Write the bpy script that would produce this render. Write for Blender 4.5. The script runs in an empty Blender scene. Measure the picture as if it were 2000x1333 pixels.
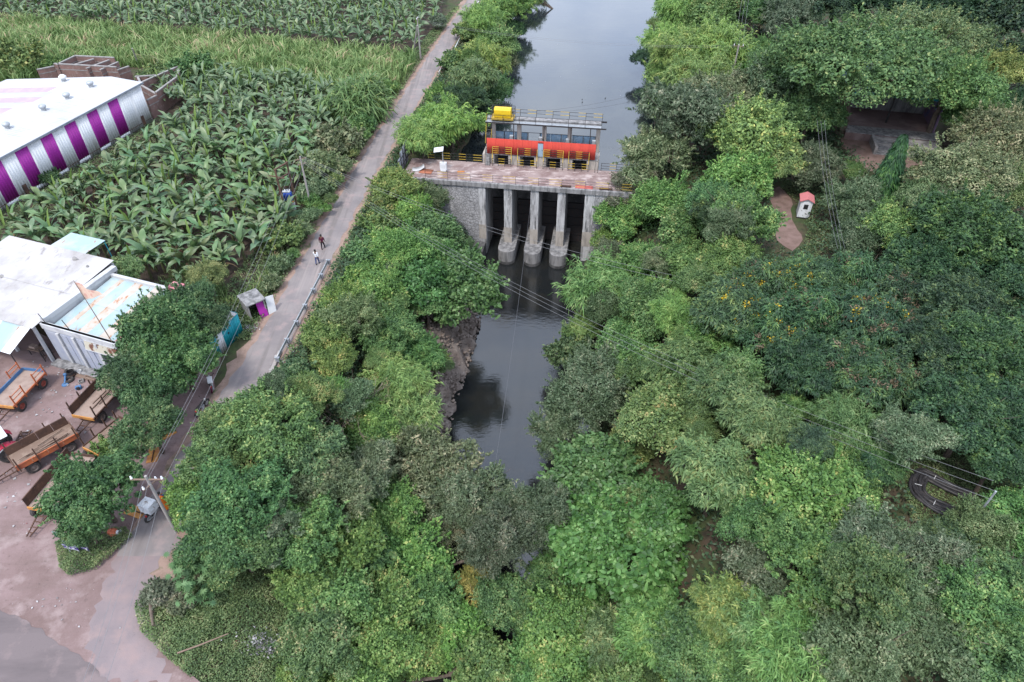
import bpy, math, random
import numpy as np
from mathutils import Vector, Matrix
random.seed(5); RNG=np.random.default_rng(5)
S=bpy.context.scene; COL=S.collection
R=math.radians
# ---------------------------------------------------------------- camera, sky, sun, exposure
FP,TH,CH=1333.0,R(41),40.0            # focal length in photo pixels, downward tilt, drone height
cd=bpy.data.cameras.new('camera'); cam=bpy.data.objects.new('camera',cd); COL.objects.link(cam)
cam.location=(0,0,CH); cam.rotation_euler=(R(90)-TH,0,0)
cd.sensor_width=36; cd.lens=24; cd.clip_end=6000; S.camera=cam
w=bpy.data.worlds.new('World'); S.world=w; w.use_nodes=True
nt=w.node_tree; nd=nt.nodes; lk=nt.links
bg=nd['Background']; bg.inputs[1].default_value=.105
sky=nd.new('ShaderNodeTexSky'); sky.sky_type='NISHITA'; sky.sun_disc=False
SUN_EL,SUN_AZ=R(60),R(205)            # azimuth measured from +Y towards +X
sky.sun_elevation=SUN_EL; sky.sun_rotation=SUN_AZ; sky.dust_density=2.0; sky.air_density=1.0
tc=nd.new('ShaderNodeTexCoord'); mp=nd.new('ShaderNodeMapping'); mp.inputs['Scale'].default_value=(1,1,2.6)
n1=nd.new('ShaderNodeTexNoise'); n1.inputs['Scale'].default_value=2.3; n1.inputs['Detail'].default_value=7; n1.inputs['Roughness'].default_value=.55
cr=nd.new('ShaderNodeValToRGB'); cr.color_ramp.elements[0].position=.30; cr.color_ramp.elements[1].position=.62
cr.color_ramp.elements[0].color=(.42,.42,.42,1); cr.color_ramp.elements[1].color=(1,1,1,1)
n2=nd.new('ShaderNodeTexNoise'); n2.inputs['Scale'].default_value=3.7; n2.inputs['Detail'].default_value=6
cc=nd.new('ShaderNodeValToRGB'); cc.color_ramp.elements[0].position=.3; cc.color_ramp.elements[1].position=.7
cc.color_ramp.elements[0].color=(4.9,6.1,8.6,1); cc.color_ramp.elements[1].color=(10.2,10.9,12.2,1)
mx=nd.new('ShaderNodeMix'); mx.data_type='RGBA'
lk.new(tc.outputs['Generated'],mp.inputs[0]); lk.new(mp.outputs[0],n1.inputs['Vector']); lk.new(mp.outputs[0],n2.inputs['Vector'])
lk.new(n1.outputs[0],cr.inputs[0]); lk.new(n2.outputs[0],cc.inputs[0])
lk.new(cr.outputs[0],mx.inputs[0]); lk.new(sky.outputs[0],mx.inputs[6]); lk.new(cc.outputs[0],mx.inputs[7]); lk.new(mx.outputs[2],bg.inputs[0])
sd=bpy.data.lights.new('sun','SUN'); sun=bpy.data.objects.new('sun',sd); COL.objects.link(sun)
sd.energy=1.5; sd.angle=R(10); sd.color=(1,.96,.9)
sdir=Vector((math.sin(SUN_AZ)*math.cos(SUN_EL),math.cos(SUN_AZ)*math.cos(SUN_EL),math.sin(SUN_EL)))
sun.rotation_euler=sdir.to_track_quat('Z','Y').to_euler(); sun.location=(-60,40,90)
vs=S.view_settings; vs.view_transform='Standard'; vs.look='None'; vs.gamma=1; vs.use_curve_mapping=False; vs.exposure=1.3
S.cycles.max_bounces=5; S.cycles.diffuse_bounces=2; S.cycles.glossy_bounces=2; S.cycles.transmission_bounces=3; S.cycles.transparent_max_bounces=4

# ---------------------------------------------------------------- helpers
CT,ST=math.cos(TH),math.sin(TH)
def P(u,v,z=0.0):
    "photo pixel -> world point at height z"
    a=(u-1000)/FP; b=(666.5-v)/FP; dx,dy,dz=a,CT+ST*b,-ST+CT*b; t=(z-CH)/dz
    return Vector((dx*t,dy*t,z))
def depth(p): return p.y*CT-(p.z-CH)*ST
def npmesh(name,V,F,mats=(),smooth=False,mi=None):
    me=bpy.data.meshes.new(name); V=np.ascontiguousarray(V,np.float32); F=np.ascontiguousarray(F,np.int32); k=F.shape[1]
    me.vertices.add(len(V)); me.vertices.foreach_set('co',V.ravel())
    me.loops.add(F.size); me.loops.foreach_set('vertex_index',F.ravel())
    me.polygons.add(len(F)); me.polygons.foreach_set('loop_start',np.arange(0,F.size,k,dtype=np.int32))
    if mi is not None: me.polygons.foreach_set('material_index',np.ascontiguousarray(mi,np.int32))
    if smooth: me.polygons.foreach_set('use_smooth',np.ones(len(F),bool))
    me.update(calc_edges=True)
    for m in (mats if isinstance(mats,(list,tuple)) else [mats]): me.materials.append(m)
    return me
def link(name,me,parent=None,loc=None,rz=None):
    o=bpy.data.objects.new(name,me); COL.objects.link(o)
    if parent: o.parent=parent
    if loc is not None: o.location=loc
    if rz is not None: o.rotation_euler=(0,0,rz)
    return o
def tag(o,label=None,cat=None,group=None,kind=None):
    if label: o['label']=label
    if cat: o['category']=cat
    if group: o['group']=group
    if kind: o['kind']=kind
    return o
def thing(name,label,cat,loc=(0,0,0),rz=0.0,group=None):
    o=link(name,None,None,loc,rz); o.empty_display_size=.2
    return tag(o,label,cat,group)
class MB:
    "collects simple solids into one mesh"
    def __init__(s): s.v=[];s.f=[];s.m=[]
    def add(s,vs,fs,mi=0):
        b=len(s.v); s.v+= [tuple(v) for v in vs]; s.f+=[tuple(i+b for i in f) for f in fs]; s.m+=[mi]*len(fs); return s
    def box(s,x0,x1,y0,y1,z0,z1,mi=0):
        return s.add([(x0,y0,z0),(x1,y0,z0),(x1,y1,z0),(x0,y1,z0),(x0,y0,z1),(x1,y0,z1),(x1,y1,z1),(x0,y1,z1)],
            [(3,2,1,0),(4,5,6,7),(0,1,5,4),(1,2,6,5),(2,3,7,6),(3,0,4,7)],mi)
    def bar(s,p,q,w,h=None,mi=0,up=(0,0,1)):
        h=h or w; p=Vector(p);q=Vector(q); d=(q-p).normalized(); u=Vector(up)
        if abs(d.dot(u))>.98: u=Vector((0,1,0))
        a=d.cross(u).normalized(); b=a.cross(d).normalized(); a*=w/2;b*=h/2
        return s.add([p-a-b,p+a-b,p+a+b,p-a+b,q-a-b,q+a-b,q+a+b,q-a+b],[(3,2,1,0),(4,5,6,7),(0,1,5,4),(1,2,6,5),(2,3,7,6),(3,0,4,7)],mi)
    def tube(s,pts,rad,n=8,mi=0,cap=True):
        pts=[Vector(p) for p in pts]; k=len(pts); rad=rad if isinstance(rad,(list,tuple)) else [rad]*k; vs=[];fs=[]
        for i,p in enumerate(pts):
            d=(pts[min(i+1,k-1)]-pts[max(i-1,0)]).normalized(); u=Vector((0,0,1)) if abs(d.z)<.95 else Vector((1,0,0))
            a=d.cross(u).normalized(); b=a.cross(d).normalized()
            for j in range(n):
                t=2*math.pi*j/n; vs.append(p+(a*math.cos(t)+b*math.sin(t))*rad[i])
        for i in range(k-1):
            for j in range(n): fs.append((i*n+j,i*n+(j+1)%n,(i+1)*n+(j+1)%n,(i+1)*n+j))
        if cap: fs.append(tuple(range(n))); fs.append(tuple((k-1)*n+j for j in range(n))[::-1])
        return s.add(vs,fs,mi)
    def lathe(s,prof,axis='z',c=(0,0,0),n=16,mi=0):
        vs=[];fs=[];k=len(prof)
        for r,h in prof:
            for j in range(n):
                t=2*math.pi*j/n; x,y=r*math.cos(t),r*math.sin(t)
                p=(x,y,h) if axis=='z' else ((x,h,y) if axis=='y' else (h,x,y))
                vs.append((p[0]+c[0],p[1]+c[1],p[2]+c[2]))
        for i in range(k-1):
            for j in range(n): fs.append((i*n+j,i*n+(j+1)%n,(i+1)*n+(j+1)%n,(i+1)*n+j))
        return s.add(vs,fs,mi)
    def prism(s,poly,z0,z1,mi=0):
        n=len(poly); return s.add([(x,y,z0) for x,y in poly]+[(x,y,z1) for x,y in poly],
            [tuple(range(n))[::-1],tuple(range(n,2*n))]+[(i,(i+1)%n,n+(i+1)%n,n+i) for i in range(n)],mi)
    def mesh(s,name,mats,smooth=False):
        me=bpy.data.meshes.new(name); me.from_pydata(s.v,[],s.f)
        for m in (mats if isinstance(mats,(list,tuple)) else [mats]): me.materials.append(m)
        if len(set(s.m))>1: me.polygons.foreach_set('material_index',s.m)
        if smooth: me.polygons.foreach_set('use_smooth',[True]*len(s.f))
        me.update(); return me
    def build(s,name,mats,parent=None,loc=None,rz=None,smooth=False): return link(name,s.mesh(name,mats,smooth),parent,loc,rz)
def bevel(o,wd=.02,seg=2):
    m=o.modifiers.new('bevel','BEVEL'); m.width=wd; m.segments=seg; m.limit_method='ANGLE'; return o
def box(x0,x1,y0,y1,z0,z1): return MB().box(x0,x1,y0,y1,z0,z1)
def inpoly(x,y,poly):
    c=np.zeros(len(x),bool); n=len(poly)
    for i in range(n):
        x1,y1=poly[i]; x2,y2=poly[(i+1)%n]
        if y1==y2: continue
        c^=((y1>y)!=(y2>y))&(x<(x2-x1)*(y-y1)/(y2-y1)+x1)
    return c
def vnoise(x,y,sc=1.0,seed=0):
    "smooth value noise 0..1"
    x=np.asarray(x,float)*sc+seed*17.3; y=np.asarray(y,float)*sc-seed*9.1; xi=np.floor(x);yi=np.floor(y);fx=x-xi;fy=y-yi
    fx=fx*fx*(3-2*fx);fy=fy*fy*(3-2*fy)
    h=lambda a,b:(np.sin(a*127.1+b*311.7+seed)*43758.5453)%1.0
    return (h(xi,yi)*(1-fx)+h(xi+1,yi)*fx)*(1-fy)+(h(xi,yi+1)*(1-fx)+h(xi+1,yi+1)*fx)*fy

# ---------------------------------------------------------------- materials
KA=.76      # common scale of the measured albedos
def mat(name,base,rough=.8,layers=(),bump=None,metal=0.0,spec=.3,coord='pos',emit=None):
    """layers: (colour, scale or (sx,sy,sz), lo, hi, detail[, 'noise'|'vor'|'wave']) each mixed on top of the last"""
    base=tuple(c*KA for c in base); m=bpy.data.materials.new(name); m.use_nodes=True; t=m.node_tree; N=t.nodes; L=t.links; b=N['Principled BSDF']
    b.inputs['Roughness'].default_value=rough; b.inputs['Metallic'].default_value=metal; b.inputs['Specular IOR Level'].default_value=spec
    if coord=='pos': src=N.new('ShaderNodeNewGeometry').outputs['Position']
    else: src=N.new('ShaderNodeTexCoord').outputs['Object']
    def tex(sc,det,kind):
        mpn=N.new('ShaderNodeMapping'); mpn.inputs['Scale'].default_value=sc if isinstance(sc,(tuple,list)) else (sc,)*3; L.new(src,mpn.inputs[0])
        if kind=='vor': n=N.new('ShaderNodeTexVoronoi'); n.feature='DISTANCE_TO_EDGE'; n.inputs['Scale'].default_value=1
        elif kind=='cell': n=N.new('ShaderNodeTexVoronoi'); n.inputs['Scale'].default_value=1
        else: n=N.new('ShaderNodeTexNoise'); n.inputs['Scale'].default_value=1; n.inputs['Detail'].default_value=det; n.inputs['Roughness'].default_value=.6
        L.new(mpn.outputs[0],n.inputs['Vector']); return n.outputs[0]
    b.inputs['Base Color'].default_value=(*base,1); cur=None
    for ly in layers:
        col,sc,lo,hi,det=ly[:5]; kind=ly[5] if len(ly)>5 else 'noise'
        r=N.new('ShaderNodeMapRange'); r.inputs[1].default_value=lo; r.inputs[2].default_value=hi; L.new(tex(sc,det,kind),r.inputs[0])
        x=N.new('ShaderNodeMix'); x.data_type='RGBA'; L.new(r.outputs[0],x.inputs[0]); x.inputs[7].default_value=(*(c*KA for c in col),1)
        if cur is None: x.inputs[6].default_value=(*base,1)
        else: L.new(cur,x.inputs[6])
        cur=x.outputs[2]
    if cur is not None: L.new(cur,b.inputs['Base Color'])
    if bump:
        sc,st,det=bump[:3]; kind=bump[3] if len(bump)>3 else 'noise'
        bn=N.new('ShaderNodeBump'); bn.inputs['Strength'].default_value=st; bn.inputs['Distance'].default_value=.05
        L.new(tex(sc,det,kind),bn.inputs['Height']); L.new(bn.outputs[0],b.inputs['Normal'])
    return m
def leafmat(name,stops,rough=.55,trans=.29,clump=.8):
    "stops: (position, colour) along a per-leaf random value; whole-plant tint comes from the object colour"
    m=bpy.data.materials.new(name); m.use_nodes=True; t=m.node_tree; N=t.nodes; L=t.links; b=N['Principled BSDF']; out=N['Material Output']
    b.inputs['Roughness'].default_value=rough; b.inputs['Specular IOR Level'].default_value=.35
    g=N.new('ShaderNodeNewGeometry'); rp=N.new('ShaderNodeValToRGB'); e=rp.color_ramp.elements
    e[0].position,e[0].color=stops[0][0],(*stops[0][1],1); e[1].position,e[1].color=stops[-1][0],(*stops[-1][1],1)
    for p,c in stops[1:-1]: q=e.new(p); q.color=(*c,1)
    nz=N.new('ShaderNodeTexNoise'); nz.inputs['Scale'].default_value=clump; nz.inputs['Detail'].default_value=2; L.new(g.outputs['Position'],nz.inputs['Vector'])
    ad=N.new('ShaderNodeMath'); ad.operation='MULTIPLY_ADD'; ad.inputs[1].default_value=.72; L.new(g.outputs['Random Per Island'],ad.inputs[0])
    mr=N.new('ShaderNodeMapRange'); mr.inputs[1].default_value=.3; mr.inputs[2].default_value=.7; mr.inputs[3].default_value=-.22; mr.inputs[4].default_value=.46; L.new(nz.outputs[0],mr.inputs[0]); L.new(mr.outputs[0],ad.inputs[2])
    L.new(ad.outputs[0],rp.inputs[0])
    oi=N.new('ShaderNodeObjectInfo'); mu=N.new('ShaderNodeMix'); mu.data_type='RGBA'; mu.blend_type='MULTIPLY'; mu.inputs[0].default_value=1
    L.new(rp.outputs[0],mu.inputs[6]); L.new(oi.outputs['Color'],mu.inputs[7]); L.new(mu.outputs[2],b.inputs['Base Color'])
    tr=N.new('ShaderNodeBsdfTranslucent'); L.new(mu.outputs[2],tr.inputs[0]); ms=N.new('ShaderNodeMixShader'); ms.inputs[0].default_value=trans
    L.new(b.outputs[0],ms.inputs[1]); L.new(tr.outputs[0],ms.inputs[2]); L.new(ms.outputs[0],out.inputs[0]); return m

M={}
M['ground']=mat('ground_soil',(.085,.06,.04),.95,[((.05,.075,.025),.35,.42,.6,6),((.035,.03,.022),1.3,.5,.75,5)],(6,.5,5))
M['field']=mat('field_soil',(.06,.042,.032),.95,[((.11,.08,.062),.8,.45,.7,6),((.04,.06,.02),2.5,.55,.7,4)],(4,.6,5))
M['yard']=mat('yard_dirt',(.265,.185,.18),.95,[((.185,.125,.115),.22,.42,.62,6),((.20,.14,.13),(.25,1.6,1),.54,.68,5),((.34,.26,.25),.6,.52,.72,8),((.15,.105,.098),3.0,.58,.75,6),((.42,.36,.36),9,.68,.76,3)],(7,.35,6))
M['road']=mat('worn_asphalt',(.275,.242,.235),.95,[((.225,.20,.20),.3,.42,.6,6),((.20,.178,.172),(1.5,.05,1),.5,.64,4),((.33,.285,.27),(1.1,.04,1),.56,.7,4),((.34,.265,.255),.7,.52,.72,6),((.15,.135,.14),5,.66,.8,4)],(30,.25,4),spec=.1)
M['asphalt']=mat('dusty_asphalt',(.19,.157,.158),1.0,[((.14,.118,.12),(.12,.5,1),.42,.62,5),((.28,.215,.21),.5,.54,.75,7),((.08,.08,.08),14,.66,.8,3)],(40,.25,4),spec=.08)
M['verge']=mat('leaf_litter_verge',(.34,.235,.19),.95,[((.24,.165,.13),1.2,.4,.65,7),((.36,.27,.21),7,.58,.72,4),((.07,.10,.035),.5,.58,.7,5)],(12,.5,5))
M['path']=mat('trodden_earth',(.235,.155,.135),.95,[((.16,.105,.085),.9,.4,.65,6),((.06,.08,.03),.6,.6,.72,6)],(9,.4,5))
M['concrete']=mat('stained_concrete',(.54,.53,.53),.9,[((.30,.29,.29),(1.6,1.6,.35),.44,.62,6),((.10,.10,.10),(4.5,4.5,.5),.5,.68,6),((.68,.66,.64),3,.6,.75,5)],(9,.3,6))
M['dark_concrete']=mat('weathered_concrete',(.30,.29,.29),.92,[((.13,.128,.128),(2,2,.4),.42,.62,6),((.45,.43,.42),(3,3,.8),.58,.75,6)],(9,.35,6))
M['damp_concrete']=mat('damp_concrete',(.13,.125,.125),.85,[((.05,.05,.05),(1,1,.5),.4,.6,6),((.24,.23,.225),(2.5,2.5,6),.58,.75,5)],(9,.3,6))
M['pale_concrete']=mat('newer_concrete',(.46,.41,.36),.9,[((.30,.27,.24),(2,2,.7),.45,.65,6)],(10,.25,5))
M['masonry']=mat('rubble_masonry',(.43,.42,.425),.92,[((.27,.265,.27),.5,.42,.6,4),((.52,.51,.51),(1.4,1.4,.25),.5,.68,5),((.19,.185,.19),2.7,.085,.03,0,'vor')],(2.7,1.0,0,'vor'))
M['deck']=mat('deck_paving',(.32,.245,.23),.9,[((.225,.155,.145),.55,.44,.58,6),((.47,.39,.37),(.7,1.6,1),.52,.62,7),((.56,.49,.47),3,.62,.74,5),((.19,.13,.12),2.4,.62,.74,5)],(10,.25,5))
M['red']=mat('red_sheet',(.52,.06,.04),.85,[((.46,.05,.035),(2,2,.2),.45,.65,4),((.34,.06,.045),(5,5,.5),.6,.75,4)],None)
M['bluesheet']=mat('pale_blue_sheet',(.25,.40,.54),.5,[((.38,.49,.57),1.1,.45,.65,4)],None)
M['bluedoor']=mat('blue_grey_door',(.28,.38,.47),.55,[((.36,.44,.5),3,.45,.65,4)])
M['steel']=mat('dark_steel',(.035,.033,.035),.6,[((.09,.045,.035),4,.55,.7,4)])
M['yellow']=mat('yellow_paint',(.55,.37,.045),.6,[((.40,.28,.07),3,.5,.68,4)])
M['yellowbox']=mat('bright_yellow_paint',(.72,.47,.02),.45,[((.60,.38,.02),2,.5,.68,4)])
M['galv']=mat('galvanised_steel',(.45,.47,.49),.45,[((.33,.35,.37),2,.45,.65,4)],metal=.3)
M['whitewall']=mat('white_sheet',(.80,.81,.83),.5,[((.70,.71,.73),(1.6,1.6,.12),.5,.7,5),((.55,.53,.50),(2.5,2.5,.2),.62,.76,5)])
M['whiteroof']=mat('white_roof_sheet',(.52,.525,.54),.5,[((.44,.445,.46),.3,.48,.7,5)])
M['purple']=mat('purple_sheet',(.40,.032,.35),.5,[((.35,.03,.305),(1.8,1.8,.15),.45,.65,4)])
M['faded']=mat('faded_purple_sheet',(.43,.33,.42),.6,[((.48,.39,.47),.6,.45,.65,5)])
M['roofgrey']=mat('pale_grey_roof_sheet',(.44,.445,.46),.6,[((.50,.50,.51),.5,.45,.65,5)])
M['greysheet']=mat('grey_sheet',(.30,.32,.36),.55,[((.22,.24,.27),1.5,.45,.65,4)])
M['fibre']=mat('fibre_cement_sheet',(.50,.48,.475),.85,[((.36,.335,.325),(.35,.35,1),.48,.68,6),((.22,.195,.185),(1.1,.5,1),.6,.74,6)],(12,.15,4))
M['rblue']=mat('faded_blue_sheet',(.34,.45,.48),.7,[((.45,.50,.50),.5,.45,.65,5),((.37,.21,.14),(2.2,.9,1),.62,.69,6)])
M['rcream']=mat('rusting_cream_sheet',(.52,.46,.40),.6,[((.46,.34,.25),.6,.5,.64,5),((.42,.19,.09),(2.2,.9,1),.57,.64,6)])
M['white']=mat('whitewash',(.54,.54,.55),.85,[((.38,.38,.395),1.2,.5,.7,6)])
M['bluewash']=mat('blue_white_wall',(.36,.385,.47),.85,[((.44,.455,.50),1.0,.45,.65,6),((.34,.33,.36),1.7,.62,.75,5)])
M['pink']=mat('pink_paint',(.55,.21,.24),.8,[((.62,.34,.35),1.5,.45,.65,5),((.35,.13,.15),2.4,.6,.75,5)])
M['teal']=mat('turquoise_sheet',(.01,.29,.36),.5,[((.02,.36,.42),.9,.45,.65,4)])
M['brick']=mat('bare_brick',(.26,.155,.135),.95,[((.19,.12,.105),.8,.42,.62,6),((.34,.27,.24),2.6,.55,.72,5)],(10,.4,5))
M['mortar']=mat('grey_mortar',(.33,.31,.30),.95,[((.22,.21,.20),1.4,.45,.65,6)],(10,.3,5))
M['rock']=mat('bank_rock',(.27,.22,.19),.92,[((.15,.115,.098),.9,.42,.62,6),((.40,.34,.305),1.9,.56,.74,6),((.06,.05,.045),4,.58,.7,5)],(5,.7,6))
M['rust']=mat('rusty_plate',(.12,.065,.045),.85,[((.07,.04,.032),1.2,.45,.65,6),((.20,.11,.07),4,.58,.72,5)],(12,.2,4))
M['orange']=mat('orange_paint_worn',(.50,.145,.055),.65,[((.38,.11,.06),1.6,.45,.65,6),((.60,.33,.20),4.5,.6,.72,5)])
M['orangey']=mat('orange_yellow_paint_worn',(.56,.26,.07),.65,[((.38,.15,.07),2.6,.5,.68,6)])
M['bluep']=mat('blue_paint_worn',(.07,.17,.34),.6,[((.12,.22,.36),2.5,.5,.68,5)])
M['sand']=mat('sandy_bed',(.36,.27,.225),.95,[((.28,.20,.165),1.5,.45,.65,6)],(14,.3,5))
M['wood']=mat('weathered_timber',(.22,.15,.115),.9,[((.30,.22,.17),3,.5,.7,5)])
M['rubber']=mat('dusty_rubber',(.055,.05,.048),.9,[((.11,.095,.085),3,.5,.7,5)])
M['rim']=mat('dusty_rim',(.20,.16,.14),.7,[((.11,.09,.08),5,.5,.7,4)])
M['redrim']=mat('red_rim',(.30,.07,.05),.7,[((.2,.06,.05),5,.5,.7,4)])
M['tractor']=mat('tractor_red',(.36,.02,.05),.4)
M['offwhite']=mat('off_white_plastic',(.70,.71,.72),.5,[((.60,.61,.63),2,.5,.7,4)])
M['black']=mat('black_plastic',(.025,.025,.027),.5)
M['pipe']=mat('black_pipe',(.04,.038,.042),.5,[((.085,.075,.075),2.0,.5,.7,5)])
M['polec']=mat('pole_concrete',(.36,.32,.30),.9,[((.30,.29,.28),2,.45,.65,5)])
M['wire']=mat('aluminium_wire',(.24,.24,.25),.6,metal=.1)
M['darkwire']=mat('dark_wire',(.12,.12,.13),.6)
M['bark']=mat('bark',(.15,.115,.09),.95,[((.09,.07,.055),3,.45,.65,6),((.24,.20,.17),5,.58,.72,5)],(14,.5,5))
M['paletwig']=mat('pale_twigs',(.32,.26,.22),.95,[((.22,.17,.14),3,.45,.65,4)])
M['water_up']=mat('canal_water',(.02,.026,.03),.05,[((.03,.036,.036),.2,.45,.6,3)],((.3,1.5,1),.13,5),spec=.8)
M['water_dn']=mat('tail_water',(.014,.016,.017),.06,[((.02,.02,.018),.3,.45,.6,3)],((1.1,2.4,1),.32,5),spec=.8)
M['skin']=mat('skin',(.16,.085,.055),.6)
M['hair']=mat('black_hair',(.012,.011,.011),.6)
for k,c in dict(maroon=(.085,.008,.03),darkcloth=(.02,.014,.022),whitecloth=(.72,.74,.78),denim=(.06,.085,.19),orangecloth=(.75,.16,.012),bluecloth=(.02,.04,.18),red=(.5,.03,.03)).items():
    M['c_'+k]=mat(k+'_cloth',c,.85)
M['plum']=mat('dusky_mural_paint',(.20,.13,.20),.85,[((.10,.12,.26),1.2,.5,.62,5),((.30,.19,.21),2.1,.55,.7,5)])
M['transblue']=mat('transformer_blue',(.02,.06,.30),.5)
M['signgreen']=mat('sign_green',(.0,.16,.11),.5); M['signpurple']=mat('sign_purple',(.09,.05,.26),.5)
M['flag']=mat('faded_saffron_cloth',(.80,.58,.46),.9,[((.70,.38,.32),4,.5,.65,3)])
# foliage
G=lambda r,g,b:(r,g,b)
M['lf_neem']=leafmat('small_leaf_green',[(0,G(0.042,0.090,0.037)),(.45,G(0.095,0.177,0.061)),(.8,G(0.159,0.254,0.092)),(1,G(0.321,0.368,0.142))])
M['lf_almond']=leafmat('broad_leaf_green',[(0,G(0.037,0.087,0.030)),(.5,G(0.074,0.161,0.048)),(.86,G(0.127,0.235,0.081)),(1,G(0.197,0.304,0.123))],.45)
M['lf_feather']=leafmat('feathery_green',[(0,G(0.065,0.131,0.045)),(.5,G(0.140,0.238,0.070)),(.85,G(0.226,0.322,0.111)),(1,G(0.358,0.400,0.163))])
M['lf_puff']=leafmat('dark_canopy_green',[(0,G(0.017,0.044,0.024)),(.5,G(0.039,0.087,0.038)),(.82,G(0.072,0.138,0.052)),(1,G(0.143,0.210,0.069))])
M['lf_grey']=leafmat('grey_green',[(0,G(0.057,0.094,0.045)),(.5,G(0.119,0.168,0.088)),(.85,G(0.196,0.241,0.145)),(1,G(0.331,0.335,0.215))])
M['lf_vine']=leafmat('vine_green',[(0,G(0.052,0.109,0.038)),(.45,G(0.114,0.207,0.064)),(.8,G(0.196,0.296,0.101)),(.96,G(0.290,0.365,0.152)),(1,G(0.435,0.413,0.177))])
M['lf_leuc']=leafmat('frond_green',[(0,G(0.046,0.099,0.032)),(.5,G(0.102,0.188,0.064)),(.85,G(0.171,0.256,0.091)),(1,G(0.273,0.335,0.127))])
M['lf_pale']=leafmat('pale_flowering',[(0,G(0.057,0.094,0.036)),(.45,G(0.121,0.171,0.072)),(.75,G(0.217,0.256,0.117)),(1,G(0.385,0.392,0.217))])
M['lf_yellow']=leafmat('yellow_blossom',[(0,G(.40,.28,.02)),(1,G(.62,.45,.03))])
M['lf_pod']=leafmat('brown_seed_pods',[(0,G(.14,.095,.06)),(1,G(.27,.20,.135))])
M['lf_red']=leafmat('reddened_leaf',[(0,G(.30,.05,.035)),(1,G(.38,.12,.06))])
M['lf_dry']=leafmat('dry_leaf',[(0,G(.10,.10,.05)),(.6,G(.16,.15,.07)),(1,G(.28,.22,.10))])
M['banana']=leafmat('banana_leaf',[(0,G(0.056,0.104,0.048)),(.5,G(0.096,0.151,0.070)),(.85,G(0.146,0.199,0.102)),(1,G(0.214,0.250,0.140))],.42,.2)
M['banana_new']=leafmat('young_banana_leaf',[(0,G(0.126,0.207,0.046)),(1,G(0.185,0.266,0.068))],.42,.3)
M['banana_dry']=leafmat('withered_banana_leaf',[(0,G(0.148,0.089,0.046)),(1,G(0.222,0.148,0.076))],.8,.1)
M['bstem']=mat('banana_stem',(.10,.115,.05),.7,[((.14,.10,.06),4,.5,.7,4)])
M['cane']=leafmat('cane_grass',[(0,G(0.093,0.166,0.053)),(.45,G(0.171,0.259,0.087)),(.75,G(0.258,0.334,0.129)),(.92,G(0.374,0.364,0.192)),(1,G(0.468,0.349,0.226))],.6,.3,.35)
M['creeper']=leafmat('creeper_leaf',[(0,G(0.061,0.107,0.043)),(.5,G(0.129,0.194,0.074)),(.85,G(0.201,0.254,0.107)),(1,G(0.330,0.339,0.170))])
M['under']=leafmat('undergrowth_leaf',[(0,G(0.022,0.048,0.024)),(.5,G(0.049,0.095,0.042)),(.85,G(0.088,0.143,0.067)),(1,G(0.165,0.191,0.099))])  # leaf tones lowered to put deeper shade into the gaps between crowns
M['litter']=leafmat('litter_scraps',[(0,G(0.155,0.141,0.141)),(.5,G(0.285,0.277,0.281)),(.9,G(0.389,0.377,0.381)),(1,G(0.233,0.050,0.060))],.7,.05)
# ---------------------------------------------------------------- terrain
DA=R(-8.2); DO=Vector((2.75,74.34,0)); DE=Vector((math.cos(DA),math.sin(DA),0)); DN=Vector((-math.sin(DA),math.cos(DA),0))
WUP,WDN=-2.5,-10.1
def interp(y,ys,xs): return np.interp(y,ys,xs)
def zg(x,y):
    "ground height"
    x=np.asarray(x,float); y=np.asarray(y,float)
    Y=(x-DO.x)*DN.x+(y-DO.y)*DN.y; X=(x-DO.x)*DE.x+(y-DO.y)*DE.y
    wob=(vnoise(x,y,.35,3)-.5)*1.6
    # downstream cut
    xl=interp(y,[0,30,45,53,60,72,90],[-8,-7.2,-6.7,-5.4,-4.3,-4.4,-4.4]); xr=interp(y,[0,30,45,60,72,90],[6,6.5,7.5,9,9.5,9.5])
    d=np.maximum(xl-x,x-xr)+wob*.5
    left=x<(xl+xr)/2
    zl=interp(d,[-2,0,1.6,3.2,6.5,11],[-12,-10.3,-7.2,-5.6,-2.6,0]); zr=interp(d,[-2,0,3,7,12],[-12,-10.2,-7.5,-3.2,0])
    zd=np.where(left,zl,zr)
    # upstream canal
    yl=[78,90,111,143,165,200,300]; ul=interp(y,yl,[-9,-6.5,-4,-3,4,20,70]); ur=interp(y,yl,[17,19.5,23.5,27,34,52,105])
    du=np.maximum(ul-x,x-ur)+wob*.4
    zu=interp(du,[-3,0,2.5,5],[-6,-2.6,-.7,0])
    t=np.clip((Y-5.0)/1.2,0,1)
    z=zd*(1-t)+zu*t
    far=np.clip((y-260)/60,0,1); z=z*(1-far)
    return z
def zg1(x,y): return float(zg(np.array([x]),np.array([y]))[0])
xs=np.unique(np.concatenate([np.array([-2500,-1200,-600,-300,-180,-120]),np.arange(-90,-28,3.0),np.arange(-28,34,.75),np.arange(34,100,3.0),np.array([120,180,300,600,1200,2500])]))
ys=np.unique(np.concatenate([np.array([-2500,-1000,-400,-150,-60,-30]),np.arange(-15,12,3.0),np.arange(12,120,.75),np.arange(120,200,2.0),np.arange(200,330,10.),np.array([400,600,1200,2500])]))
XX,YY=np.meshgrid(xs,ys); ZZ=zg(XX.ravel(),YY.ravel()).reshape(XX.shape)
bump=(vnoise(XX,YY,.5,1)-.5)*.12; ZZ=ZZ+np.where(ZZ<-.2,bump*3,0)-.02
nx,ny=len(xs),len(ys); V=np.stack([XX.ravel(),YY.ravel(),ZZ.ravel()],1)
i,j=np.meshgrid(np.arange(nx-1),np.arange(ny-1)); a=(j*nx+i).ravel(); F=np.stack([a,a+1,a+nx+1,a+nx],1)
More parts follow.
